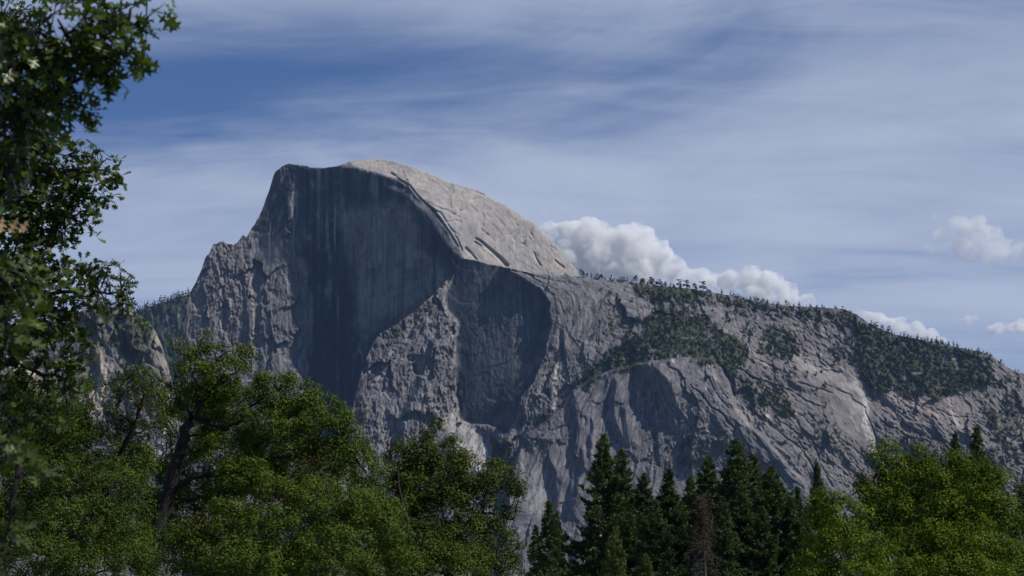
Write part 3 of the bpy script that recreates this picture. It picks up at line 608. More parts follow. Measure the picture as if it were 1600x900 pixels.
setab(stroke([(128,512),(140,535),(150,570),(156,610)], 4, 6, 2, 1), -1.0, 0)
setab(stroke([(158,527),(170,545),(178,560)], 2, 5, 2, 1), -0.8, 0)
DL = poisson(a, b, 4200 + 0 * gx, 3e-5, 4200 / F) + .45 * (.8 * G2 + 1.5 * G3 + 3 * ter(B2, 4) + 8 * ter(B1, 5) + .5 * G1 + FA + FB + FC * .7 + FD * .6) + 1.0 * K1 + 1.0 * K2
CL = np.zeros((HH, WW, 3), np.float32) + np.array((0.20, 0.19, 0.19), np.float32); CL *= .72 * np.clip(1 + .15 * G1 + .12 * G2 + .25 * B1 + .08 * SPK, .4, 1.7)[..., None]
for p, w0, w1, c in (([(232,506),(246,530),(258,565),(266,610)], 4, 5, (0.34, 0.29, 0.24)), ([(16,560),(40,585),(70,600)], 12, 16, (0.46, 0.39, 0.33)), ([(165,570),(160,600),(150,640)], 8, 14, (0.44, 0.37, 0.31)), ([(130,515),(150,545),(160,570)], 4, 5, (0.42, 0.36, 0.31)), ([(280,620),(270,660),(260,720)], 20, 20, (0.33, 0.30, 0.29))):
    CL = put(CL, .8 * stroke(p, w0, w1, 4, 1.5), c)
vl = np.clip(poly([(130,480),(200,480),(240,510),(236,530),(200,560),(170,530),(140,510)], 6, 2) + .6 * poly([(190,540),(236,530),(246,600),(200,600)], 6, 2) + .7 * poly([(-60,500),(60,500),(100,560),(-60,560)], 6, 2), 0, 1) * sstep(-.3, .3, B2 + B1)
CL = CL + (np.clip(brush, .02, .2) - CL) * (vl * .9)[..., None]; DL -= vl * 5 * vnoise(3, seed=91)
left, lxs, ltop = cliff('valley_cliff', LEFT_TOP, -60, 300, 1.4, 200, 800, DL, np.clip(CL, .02, .7), M_rock, jag=1.0)
# broken foot between the cliffs, seen through the oaks
# ------------------------------------------------------------------ valley floor
gm = bpy.data.materials.new('meadow'); gm.use_nodes = True; t = gm.node_tree; bs = t.nodes['Principled BSDF']; bs.inputs['Roughness'].default_value = 1
n = t.nodes.new('ShaderNodeTexNoise'); n.inputs['Scale'].default_value = 400; n.inputs['Detail'].default_value = 8
r = t.nodes.new('ShaderNodeValToRGB'); r.color_ramp.elements[0].color = (0.04, 0.06, 0.02, 1); r.color_ramp.elements[1].color = (0.13, 0.14, 0.06, 1)
tcn = t.nodes.new('ShaderNodeTexCoord'); t.links.new(tcn.outputs['Generated'], n.inputs[0]); t.links.new(n.outputs[0], r.inputs[0]); t.links.new(r.outputs[0], bs.inputs['Base Color'])
S = 11000
gq = np.linspace(-S, S, 41); GX, GY = np.meshgrid(gq, gq); gv = np.stack([GX, GY, 0 * GX], -1).reshape(-1, 3); gi = np.arange(41 * 41).reshape(41, 41)
g = mesh_obj('ground', gv, np.stack([gi[:-1, :-1].ravel(), gi[:-1, 1:].ravel(), gi[1:, 1:].ravel(), gi[1:, :-1].ravel()], 1), [gm]); g['kind'] = 'structure'
print('mountains', round(time.time() - T0, 1))
# ------------------------------------------------------------------ air: one even box of pale haze round everything
hm = bpy.data.materials.new('haze'); hm.use_nodes = True; t = hm.node_tree; t.nodes.clear()
pv = t.nodes.new('ShaderNodeVolumePrincipled'); mo = t.nodes.new('ShaderNodeOutputMaterial'); t.links.new(pv.outputs[0], mo.inputs['Volume'])
pv.inputs['Color'].default_value = (0.33, 0.55, 1.0, 1); pv.inputs['Density'].default_value = 1.1e-5; pv.inputs['Anisotropy'].default_value = 0.0
hx, hy0, hy1, hz0, hz1 = 11050, -11050, 11050, -31, 2150
hv = np.array([(sx_ * hx, y_, z_) for z_ in (hz0, hz1) for (sx_, y_) in ((-1, hy0), (1, hy0), (1, hy1), (-1, hy1))], float)
hz = mesh_obj('haze', hv, np.array([(3, 2, 1, 0), (4, 5, 6, 7), (0, 1, 5, 4), (1, 2, 6, 5), (2, 3, 7, 6), (3, 0, 4, 7)]), [hm]); hz['kind'] = 'stuff'
tag(hz, 'thin blue summer haze filling the valley air', 'haze')
# ------------------------------------------------------------------ plant materials
def leaf_mat(name, base, var=0.35, trans=0.28, rough=0.45, spec=0.35, hue=(1.25, 1.05, .7)):
    mt = bpy.data.materials.new(name); mt.use_nodes = True; t = mt.node_tree; b = t.nodes['Principled BSDF']; out = t.nodes['Material Output']
    b.inputs['Roughness'].default_value = rough; b.inputs['Specular IOR Level'].default_value = spec
    g = t.nodes.new('ShaderNodeNewGeometry'); rnd = g.outputs['Random Per Island']
    oi = t.nodes.new('ShaderNodeObjectInfo')
    n = t.nodes.new('ShaderNodeTexNoise'); n.inputs['Scale'].default_value = 0.55; n.inputs['Detail'].default_value = 3; t.links.new(g.outputs['Position'], n.inputs['Vector'])
    s_ = math_node(t, 'ADD', math_node(t, 'MULTIPLY', rnd, 0.38), math_node(t, 'MULTIPLY', n.outputs[0], 1.7)); s_ = math_node(t, 'SUBTRACT', s_, 0.56)
    s_ = math_node(t, 'ADD', s_, math_node(t, 'MULTIPLY', math_node(t, 'SUBTRACT', oi.outputs['Random'], .5), .35), clamp=True)
    r = t.nodes.new('ShaderNodeValToRGB'); e = r.color_ramp.elements
    e[0].color = tuple(base[i] * (1 - var) for i in range(3)) + (1,); e[1].color = tuple(base[i] * (1 + var) * hue[i] for i in range(3)) + (1,)
    t.links.new(s_, r.inputs[0]); t.links.new(r.outputs[0], b.inputs['Base Color'])
    tr = t.nodes.new('ShaderNodeBsdfTranslucent'); cm = t.nodes.new('ShaderNodeMix'); cm.data_type = 'RGBA'; cm.blend_type = 'MULTIPLY'; cm.inputs['Factor'].default_value = 1
    cm.inputs['B'].default_value = (1.3, 1.5, .5, 1); t.links.new(r.outputs[0], cm.inputs['A']); t.links.new(cm.outputs['Result'], tr.inputs['Color'])
    mx = t.nodes.new('ShaderNodeMixShader'); mx.inputs[0].default_value = trans
    t.links.new(b.outputs[0], mx.inputs[1]); t.links.new(tr.outputs[0], mx.inputs[2]); t.links.new(mx.outputs[0], out.inputs['Surface'])
    return mt
def bark_mat(name, base, sc_=6.0):
    mt = bpy.data.materials.new(name); mt.use_nodes = True; t = mt.node_tree; b = t.nodes['Principled BSDF']; b.inputs['Roughness'].default_value = 0.95
    tcn = t.nodes.new('ShaderNodeTexCoord'); mpn = t.nodes.new('ShaderNodeMapping'); mpn.inputs['Scale'].default_value = (1, 1, .25)
    n = t.nodes.new('ShaderNodeTexNoise'); n.inputs['Scale'].default_value = sc_; n.inputs['Detail'].default_value = 6
    t.links.new(tcn.outputs['Object'], mpn.inputs[0]); t.links.new(mpn.outputs[0], n.inputs['Vector'])
    r = t.nodes.new('ShaderNodeValToRGB'); e = r.color_ramp.elements; e[0].position = .3; e[1].position = .75
    e[0].color = tuple(c * .5 for c in base) + (1,); e[1].color = tuple(c * 1.4 for c in base) + (1,)
    t.links.new(n.outputs[0], r.inputs[0]); t.links.new(r.outputs[0], b.inputs['Base Color'])
    bp = t.nodes.new('ShaderNodeBump'); bp.inputs['Distance'].default_value = .04; t.links.new(n.outputs[0], bp.inputs['Height']); t.links.new(bp.outputs[0], b.inputs['Normal'])
    return mt
M_far_leaf = leaf_mat('far_needles', (0.034, 0.050, 0.028), .45, .1, .9, .05, (1.2, 1.0, .9))
M_far_bark = bark_mat('far_bark', (0.13, 0.10, 0.08), .5)
M_oak = leaf_mat('oak_leaves', (0.058, 0.100, 0.016), .5, .13, .55, .12)
M_oak2 = leaf_mat('oak_leaves_olive', (0.058, 0.088, 0.017), .5, .13, .55, .12)
M_oak3 = leaf_mat('bright_oak_leaves', (0.086, 0.140, 0.012), .42, .18, .6, .10)
M_black = leaf_mat('lobed_oak_leaves', (0.050, 0.085, 0.020), (.45), .22, .38, .4, (1.3, 1.1, .8))
M_dry = leaf_mat('dry_leaves', (0.50, 0.36, 0.24), .25, .3, .7, .2, (1.1, 1, .9))
M_rust = leaf_mat('rusty_leaves', (0.080, 0.048, 0.026), .4, .2, .8, .1, (1.1, 1, 1))
M_pine = leaf_mat('pine_needles', (0.050, 0.083, 0.033), .4, .16, .6, .2, (1.25, 1.1, .8))
M_pine2 = leaf_mat('cedar_sprays', (0.070, 0.098, 0.034), .35, .2, .6, .2, (1.2, 1.1, .8))
M_bark = bark_mat('oak_bark', (0.022, 0.018, 0.015)); M_pbark = bark_mat('pine_bark', (0.14, 0.085, 0.055)); M_dead = bark_mat('dead_wood', (0.085, 0.074, 0.066), 4)
M_pale = bark_mat('bleached_twigs', (0.34, 0.31, 0.27), 8)

rng = np.random.RandomState(42)
def unit(v): return v / (np.linalg.norm(v, axis=-1, keepdims=True) + 1e-9)
def tubes(paths, sides=6):
    """paths: list of (points (k,3), radii (k,)) -> vertices, quad faces"""
    Vs, Fs, o = [], [], 0
    for P, R in paths:
        P = np.asarray(P, float); R = np.asarray(R, float); k = len(P)
        T = unit(np.gradient(P, axis=0)); ref = np.where(np.abs(T[:, 2:3]) < .9, np.array([[0, 0, 1.]]), np.array([[1., 0, 0]]))
        A = unit(np.cross(T, ref)); B = np.cross(T, A); an = np.arange(sides) * 2 * PI / sides
        ring = P[:, None] + R[:, None, None] * (np.cos(an)[None, :, None] * A[:, None] + np.sin(an)[None, :, None] * B[:, None])
        Vs.append(ring.reshape(-1, 3)); i = np.arange(k * sides).reshape(k, sides) + o; j = np.roll(i, -1, 1)
        Fs.append(np.stack([i[:-1].ravel(), j[:-1].ravel(), j[1:].ravel(), i[1:].ravel()], 1)); o += k * sides
    return np.concatenate(Vs), np.concatenate(Fs)
def wob(p0, p1, r0, r1, k=7, am=.06, r=rng):
    p0 = np.asarray(p0, float); p1 = np.asarray(p1, float); t = np.linspace(0, 1, k)[:, None]; ln = np.linalg.norm(p1 - p0)
    n = np.cumsum(r.randn(k, 3), 0); n = n - n[:1] * (1 - t) - n[-1:] * t
    sag = np.array([0, 0, 1]) * (np.sin(t * PI) * ln * .05)
    return p0 + (p1 - p0) * t + n * am * ln * .5 + sag, np.linspace(r0, r1, k)
def scatter_leaves(P, size, r, up=.5, shape='quad', out=None):
    """one small leaf at every point: rhombus blades, or lobed outlines; returns V, F"""
    n = len(P); nrm = unit(r.randn(n, 3) * (1 if out is None else .5) + np.array([0, 0, up]) + (0 if out is None else out * 1.25)); t = unit(np.cross(nrm, r.randn(n, 3))); b = np.cross(nrm, t)
    s = (size * (0.65 + 0.7 * r.rand(n)))[:, None, None]
    if shape == 'quad':
        L_ = np.array([(0, 0, 0), (.5, .30, .06), (1, 0, -.05), (.5, -.30, .06)]); F0 = np.array([(0, 1, 2, 3)])
    elif shape == 'tri':
        L_ = np.array([(0, 0, 0), (.9, .28, .05), (.9, -.28, .05)]); F0 = np.array([(0, 1, 2)])
    else:
        L_, F0 = LOBED
    V = P[:, None] + s * (L_[None, :, 0:1] * t[:, None] + L_[None, :, 1:2] * b[:, None] + L_[None, :, 2:3] * nrm[:, None])
    F_ = F0[None] + (np.arange(n) * len(L_))[:, None, None]
    return V.reshape(-1, 3), F_.reshape(-1, F0.shape[1])
half = [(0, 0), (.05, .028), (.20, .035), (.24, .17), (.30, .20), (.34, .07), (.44, .08), (.50, .27), (.60, .34), (.60, .20), (.61, .09), (.70, .09), (.80, .24), (.86, .20), (.86, .07), (1.0, 0)]
def make_lobed():
    m_ = [(x, y, .10 * abs(y) * 3 * (.6 + .4 * math.sin(x * 9)) - .10 * x * x) for x, y in half]; k = len(m_)
    mid = [(x, 0, -.10 * x * x) for x, y in half]
    V = mid + m_ + [(x, -y, z) for x, y, z in m_]; Fq = []
    for i in range(k - 1):
        Fq.append((i, i + 1, k + i + 1, k + i)); Fq.append((i + 1, i, 2 * k + i, 2 * k + i + 1))
    return np.array(V, float), np.array(Fq)
LOBED = make_lobed()
LOW_L = [(0, 0, 0), (.22, .04, 0), (.30, .19, .03), (.42, .07, 0), (.60, .33, .05), (.66, .10, 0), (.84, .22, .02), (1, 0, -.06), (.84, -.22, .02), (.66, -.10, 0), (.60, -.33, .05), (.42, -.07, 0), (.30, -.19, .03), (.22, -.04, 0)]
LOW_LOBE = (np.array(LOW_L) * [1, 1.3, 1], np.array([(0, 1, 13), (1, 2, 3), (13, 11, 12), (1, 3, 11), (1, 11, 13), (3, 4, 5), (11, 9, 10), (3, 5, 9), (3, 9, 11), (5, 6, 7), (9, 7, 8), (5, 7, 9)]))

# ------------------------------------------------------------------ small pines on the far ridge
def small_pine(kind, seed, lo=False):
    """a pine some 18 m tall, seen from kilometres away: bare lower trunk and ragged clumps of boughs"""
    r = np.random.RandomState(seed); V, F3, mi = [], [], []; o = 0
    v, f = tubes([(np.array([(0, 0, -2), (.1, 0, .5), (0, .1, .96)]), np.array([.022, .018, .004]))], 4)
    v = v * 1.0; v[:, :2] *= 1; v[:8, 2] = v[:8, 2]; V.append(v); q = np.concatenate([f[:, [0, 1, 2]], f[:, [0, 2, 3]]]); F3.append(q); mi += [1] * len(q); o += len(v)
    nb = (11 if lo else 26)
    for k in range(nb):
        if kind == 0: z = r.uniform(.30, 1.0); wdt = .26 * (1 - ((z - .55) / .62) ** 2) + .03          # broad rounded crown
        elif kind == 1: z = r.uniform(.12, 1.0); wdt = .24 * (1.04 - z) + .04                            # spire
        elif kind == 2: z = r.uniform(.45, 1.0); wdt = .20 * (1 - abs(z - .75) * 1.8) + .05               # flat-topped
        else: z = r.uniform(.05, .95); wdt = .30 * (1.05 - z) ** .7                                      # bushy young tree
        an = r.uniform(0, 2 * PI); d = wdt * r.uniform(.2, .9); c = np.array([math.cos(an) * d, math.sin(an) * d, z])
        s = np.array([1, 1, .62]) * r.uniform(.075, .135) * (1.25 if lo else 1.0) * (1.25 - .8 * z if kind in (1, 3) else 1.0)
        g = unit(np.array([(1, 0, 0), (0, 1, 0), (-1, 0, 0), (0, -1, 0), (0, 0, 1), (0, 0, -1.)]) + .25 * r.randn(6, 3)) * r.uniform(.7, 1.3, (6, 1)) * s + c
        g[:, 2] = np.minimum(g[:, 2], 1.04)
        fo = np.array([(0, 1, 4), (1, 2, 4), (2, 3, 4), (3, 0, 4), (1, 0, 5), (2, 1, 5), (3, 2, 5), (0, 3, 5)]) + o
        V.append(g); F3.append(fo); mi += [0] * 8; o += 6
    return np.concatenate(V), np.concatenate(F3), np.array(mi)
SP = [small_pine(k % 4, 900 + k) for k in range(10)]; SPL = [small_pine(k % 4, 950 + k, True) for k in range(8)]
SPM = [mesh_obj('ridge_pine', v, f, [M_far_leaf, M_far_bark], midx=mi, mesh_only=True) for v, f, mi in SP]
def snag():
    pts = [(np.array([(0, 0, -.05), (.01, 0, .5), (0, .01, 1.)]), np.array([.03, .022, .006]))]
    for z, an, l in ((.5, 1, .14), (.6, 4, .12), (.7, 2.4, .12), (.8, 5.5, .08), (.88, .4, .06)): pts.append((np.array([(0, 0, z), (math.cos(an) * l, math.sin(an) * l, z + .04)]), np.array([.009, .004])))
    v, f = tubes(pts, 4); return mesh_obj('ridge_snag', v, f, [M_pale], mesh_only=True)
SNAG = snag()
def ground_pt(Dm, x, y): return W(x, y, float(samp(Dm, x, y)))
n_ind = 0
def ridge_tree(x, y, hpx, k, label, group, cat='pine', Dm=DR, back=3.0):
    global n_ind
    D = float(samp(Dm, x, max(y, float(Y0)))) ; p = W(x, y, D) + np.array([0, back, -1.0])
    o = bpy.data.objects.new('ridge_pine' if k >= 0 else 'dead_pine', SPM[k] if k >= 0 else SNAG); C.objects.link(o)
    if k >= 0 and 'SHAPE' in label: label = label.replace('SHAPE', ('round-crowned', 'spire-shaped', 'flat-topped', 'bushy')[k % 4]).replace('SIZE', 'tall' if hpx > 9.5 else ('mid-sized' if hpx > 6.5 else 'small'))
    h = hpx * 1.08 * PX(D); o.location = p; wd = rng.uniform(.95, 1.45); o.scale = (h * wd, h * wd, h); o.rotation_euler = (rng.uniform(-.04, .04), rng.uniform(-.04, .04), rng.uniform(0, 6.28))
    tag(o, label, cat, group); n_ind += 1; return o
def crest(x0, x1, spacing, hmin, hmax, label, group, kinds=(0, 1, 2, 3, 4, 5, 8, 9), gaps=()):
    x = x0
    while x < x1:
        x += rng.exponential(spacing) + .6
        if any(g0 < x < g1 for g0, g1 in gaps) or x > x1: continue
        y = float(np.interp(x, rxs, rtop)); q = rng.rand() ** 1.5
        ridge_tree(x, y + rng.uniform(-.3, 2.5), hmin + (hmax - hmin) * q, kinds[rng.randint(len(kinds))], label(x) if callable(label) else label, group)
crest(880, 903, 6, 4, 6, 'small SHAPE pine at the foot of the pale dome', 'pines at the foot of the dome')
for x, h in ((909.5, 13), (912, 10), (917, 8), (924, 10), (933, 11), (935, 9), (956, 10), (969, 9), (973, 8), (993, 12), (1006, 9), (1014, 8), (1019, 12), (1030, 10), (1048, 9)):
    ridge_tree(x, float(np.interp(x, rxs, rtop)) + 1, h * 1.08, 4 if h > 11 else rng.randint(10), 'SIZE SHAPE pine on the ridge crest before the large cumulus ' + ('close beside the dome' if x < 960 else ('below its middle' if x < 1010 else 'below its right end')), 'pines on the crest beside the dome')
crest(922, 1056, 3.4, 4, 10, lambda x: 'SIZE SHAPE pine on the ridge crest before the large cumulus ' + ('close beside the dome' if x < 960 else ('below its middle' if x < 1010 else 'below its right end')), 'pines on the crest beside the dome')
ridge_tree(925, float(np.interp(925, rxs, rtop)) + 1, 12, -1, 'thin bare snag standing on the crest right of the dome', None, 'dead tree')
for x, h in ((1061, 13), (1072, 13), (1098, 15), (1085, 10), (1142, 9), (1128, 9), (1155, 8)):
    ridge_tree(x, float(np.interp(x, rxs, rtop)) + 1, h * 1.08, 0 if h > 12 else rng.randint(10), 'SIZE SHAPE pine on the mid crest ' + ('below the small cumulus head' if x < 1125 else ('below the top of the bright cumulus' if x < 1190 else 'below the right half of the bright cumulus')), 'pines on the middle of the crest')
crest(1056, 1240, 3.2, 4, 9, lambda x: 'SIZE SHAPE pine on the mid crest ' + ('below the small cumulus head' if x < 1125 else ('below the top of the bright cumulus' if x < 1190 else 'below the right half of the bright cumulus')), 'pines on the middle of the crest')
crest(1240, 1345, 3.6, 3, 8, lambda x: 'SIZE SHAPE pine on the humped crest ' + ('below the end of the bright cumulus' if x < 1290 else 'at its highest knob'), 'pines on the humped crest', gaps=((1278, 1284),))
crest(1350, 1500, 3.0, 6, 11, lambda x: 'SIZE SHAPE pine on the falling crest ' + ('below the start of the right cloud bank' if x < 1400 else ('below the middle of the right cloud bank' if x < 1450 else 'below the end of the right cloud bank')), 'pines on the falling crest', kinds=(1, 5, 9, 0, 3, 7))
crest(1500, 1600, 4.5, 4, 8, lambda x: 'SIZE SHAPE pine on the lowest crest near the right edge', 'pines on the lowest crest')
far_y = lambda x: float(np.interp(x, fxs, ftop))
for x in np.arange(206, 296, 3.1):
    xx_ = x + rng.uniform(-1, 1)
    ridge_tree(xx_, far_y(xx_) + rng.uniform(0, 3), rng.uniform(7, 13), (1, 5, 9)[rng.randint(3)], 'SIZE SHAPE fir on the skyline left of the great wall, ' + ('close to the rock' if xx_ > 265 else ('midway down' if xx_ > 235 else 'at the low left end')), 'firs on the skyline left of the dome', 'fir', DF)
# more single trees that stand clear on the open shoulder
for x, y, h in ((1025, 545, 9), (1141, 505, 7), (906 + 236, 478, 8), (987, 474, 8), (969, 474, 7), (958, 480, 7), (940, 455, 6), (1306, 568, 9), (1284, 585, 6), (1275, 588, 7), (1276, 612, 8), (1288, 608, 8), (1304, 572, 7), (1262, 585, 6), (1245, 590, 5),
                (1160, 492, 7), (1114, 487, 6), (1180, 500, 7), (1200, 520, 7), (1130, 500, 6), (1083, 478, 8), (1068, 470, 8), (1034, 466, 9), (1030, 475, 10), (1036, 478, 11), (1042, 474, 9)):
    ridge_tree(x, y, h * 1.15, rng.randint(10), 'SIZE SHAPE pine standing alone on grey slabs, ' + ('upper left of the shoulder' if x < 1060 else ('mid shoulder' if x < 1220 else 'near the pale right slab')), 'lone pines on the shoulder slabs')
for k in range(300 - n_ind):
    for _ in range(200):
        x = rng.uniform(930, 1590); y = rng.uniform(460, 640)
        if y > curve(RIDGE_TOP, x) + 10 and rng.rand() < VGM[int(y - Y0), int(x - X0)] and y < 625: break
    ridge_tree(x, y, rng.uniform(7, 12), (1, 5, 9, 3, 7, 0)[rng.randint(6)], 'SIZE SHAPE pine rising out of brush in the ' + ('left wood above the bulging cliff' if x < 1100 else ('ragged middle wood' if x < 1300 else 'large right-hand wood')), 'pines in the brush on the shoulder')
# the rest of the forest: one mass
def forest(name, pts, Dm, label, hlo, hhi, seed):
    r = np.random.RandomState(seed); Vs, F_, M_, o = [], [], [], 0
    for x, y in pts:
        v, f, mi = SPL[(1, 5, 3, 7, 0, 1, 5)[r.randint(7)]]; D = float(samp(Dm, x, y)); h = r.uniform(hlo, hhi) * PX(D); an = r.uniform(0, 6.28)
        c, s = math.cos(an) * h * r.uniform(.8, 1.25), math.sin(an) * h
        p = np.stack([v[:, 0] * c - v[:, 1] * s, v[:, 0] * s + v[:, 1] * c, v[:, 2] * h], 1) + W(x, y, D) + np.array([0, -1.0, -1.5])
        Vs.append(p); F_.append(f + o); M_.append(mi); o += len(v)
    ob = mesh_obj(name, np.concatenate(Vs), np.concatenate(F_), [M_far_leaf, M_far_bark], midx=np.concatenate(M_)); ob['kind'] = 'stuff'; tag(ob, label, 'forest')
pts = []
while len(pts) < 4600:
    x = rng.uniform(560, 1640); y = rng.uniform(440, 740)
    if y < curve(RIDGE_TOP, x) + 4: continue
    if rng.rand() < VGM[int(y - Y0), int(x - X0)] * (1.0 if x > 700 else .35): pts.append((x, y))
forest('shoulder_forest', pts, DR, 'dark pine wood and brush spread over the shoulder right of the dome', 3.5, 9, 3)
pts = []
while len(pts) < 1100:
    x = rng.uniform(150, 330); y = rng.uniform(462, 660)
    if y > curve(FAR_TOP, x) + 3: pts.append((x, y))
forest('slope_forest', pts, DF, 'dense blue-dark fir wood on the slope left of the great wall', 6, 11, 4)
pts = []
while len(pts) < 260:
    x = rng.uniform(120, 250); y = rng.uniform(485, 600)
    if y > curve(LEFT_TOP, x) + 3 and rng.rand() < vl[int(y - Y0), int(x - X0)]: pts.append((x, y))
forest('cliff_brush', pts, DL, 'scattered brush and small trees on the near grey cliff at left', 3, 6, 5)
pts = [(1.0 * x, 1.0 * y) for x, y in [(616 + 2 * k, 498 - 1.3 * k + rng.uniform(-1, 3)) for k in range(30)] + [(782 + rng.uniform(-12, 12), 628 + rng.uniform(-6, 18)) for k in range(14)] + [(755 + rng.uniform(-25, 25), 645 + rng.uniform(-3, 6)) for k in range(14)]
       + [(780 + rng.uniform(-12, 14), 700 + rng.uniform(-12, 22)) for k in range(40)] + [(568 + rng.uniform(-8, 6), 645 + rng.uniform(-10, 12)) for k in range(10)] + [(850 + rng.uniform(-7, 7), 655 + rng.uniform(-2, 3)) for k in range(14)]]
forest('ledge_trees', pts, DR, 'small dark trees clinging to ledges of the buttress below the dome', 4, 9, 6)
print('far trees', round(time.time() - T0, 1), 'individuals', n_ind)
# ------------------------------------------------------------------ cumulus beyond the ridge, outside the haze
tx = bpy.data.textures.new('billow', 'CLOUDS'); tx.noise_scale = 95; tx.noise_depth = 5; tx.noise_basis = 'ORIGINAL_PERLIN'
def cloud_mat(name, dens):
    cm_ = bpy.data.materials.new(name); cm_.use_nodes = True; t = cm_.node_tree; t.nodes.clear()
    pv = t.nodes.new('ShaderNodeVolumePrincipled'); mo = t.nodes.new('ShaderNodeOutputMaterial'); t.links.new(pv.outputs[0], mo.inputs['Volume'])
    pv.inputs['Color'].default_value = (1, 1, 1, 1); pv.inputs['Density'].default_value = dens; pv.inputs['Anisotropy'].default_value = 0.1
    g = t.nodes.new('ShaderNodeNewGeometry'); n = t.nodes.new('ShaderNodeTexNoise'); n.inputs['Scale'].default_value = .010; n.inputs['Detail'].default_value = 8; n.inputs['Roughness'].default_value = .68
    t.links.new(g.outputs['Position'], n.inputs['Vector']); r = t.nodes.new('ShaderNodeMapRange'); r.inputs['From Min'].default_value = .40; r.inputs['From Max'].default_value = .64; r.inputs['To Max'].default_value = dens * 2.6
    t.links.new(n.outputs[0], r.inputs['Value']); t.links.new(r.outputs[0], pv.inputs['Density'])
    return cm_
import bmesh
def cloud(puffs, D, dens, label, vox=4.0, disp=1.0, seed=0):
    r = np.random.RandomState(seed); bm = bmesh.new()
    for x, y, rad in puffs:
        k = 1 + int(rad / 5)
        for j in range(k * 3):
            u = unit(r.randn(3)); u[1] *= 1.0; rr = rad * PX(D) * r.uniform(.35, .6)
            c = W(x, y, D) + u * rad * PX(D) * .62 * np.array([1, 1.2, .9])
            bmesh.ops.create_icosphere(bm, subdivisions=2, radius=rr, matrix=__import__('mathutils').Matrix.Translation(Vector(c)))
        bmesh.ops.create_icosphere(bm, subdivisions=3, radius=rad * PX(D) * .75, matrix=__import__('mathutils').Matrix.Translation(Vector(W(x, y, D))))
    c0 = W(puffs[0][0], puffs[0][1], D)
    me = bpy.data.meshes.new('cumulus_cloud'); bmesh.ops.translate(bm, verts=bm.verts, vec=-Vector(c0)); bm.to_mesh(me); bm.free()
    o = bpy.data.objects.new('cumulus_cloud', me); C.objects.link(o); o.location = c0; me.materials.append(cloud_mat('cloud_vapour', dens))
    md = o.modifiers.new('merge', 'REMESH'); md.mode = 'VOXEL'; md.voxel_size = vox * PX(D) * .8
    for ns, st in ((26, 13), (9, 8)):
        t2 = tx.copy(); t2.noise_scale = ns * PX(D); dm = o.modifiers.new('billow', 'DISPLACE'); dm.texture = t2; dm.texture_coords = 'LOCAL'; dm.strength = st * PX(D) * disp; dm.mid_level = .5
    tag(o, label, 'cloud', 'cumulus clouds beyond the ridge'); return o
DC = 15000.0
cloud([(858,356,15),(888,366,27),(925,370,31),(965,378,31),(1000,374,27),(1026,396,27),(985,412,38),(935,405,36),(1050,424,25),(890,400,32),(1015,425,30),(900,430,26)], DC, .015, 'large white cumulus rising right beside the dome above the ridge', seed=1)
cloud([(848,330,7),(852,322,4)], DC, .004, 'tiny faint puff above the left end of the large cumulus', 2.0, .6, seed=2)
cloud([(1074,432,19),(1098,430,17),(1120,440,18),(1095,446,20)], DC + 500, .012, 'small white cumulus head between the two larger ones', seed=3)
cloud([(1140,438,20),(1170,434,22),(1202,442,21),(1232,456,19),(1262,470,13),(1180,462,28),(1225,476,20)], DC - 400, .016, 'bright white cumulus above the middle of the ridge crest', seed=4)
cloud([(1340,486,8),(1352,494,11),(1374,501,15),(1400,509,17),(1430,517,17),(1456,525,13),(1474,530,7)], DC, .015, 'low white cumulus bank behind the falling right crest', seed=5)
cloud([(1457,338,6),(1474,368,16),(1500,352,18),(1526,352,18),(1548,366,20),(1574,388,17),(1584,402,12),(1500,382,20),(1545,390,22),(1455,394,10),(1445,385,8),(1590,388,14),(1560,408,14),(1520,365,24),(1510,390,24),(1550,395,24)], DC, .0055, 'ragged soft cumulus floating alone high at right', seed=6)
cloud([(1500,502,8),(1514,498,10),(1525,496,7)], DC, .007, 'smallest oval cloud low at right, left of the flat one', 3.0, .7, seed=7)
cloud([(1546,514,9),(1568,510,13),(1594,510,13),(1620,512,12),(1555,514,10),(1582,512,12)], DC, .016, 'flat-bottomed cloud cut by the right edge of the picture', 3.0, .8, seed=8)
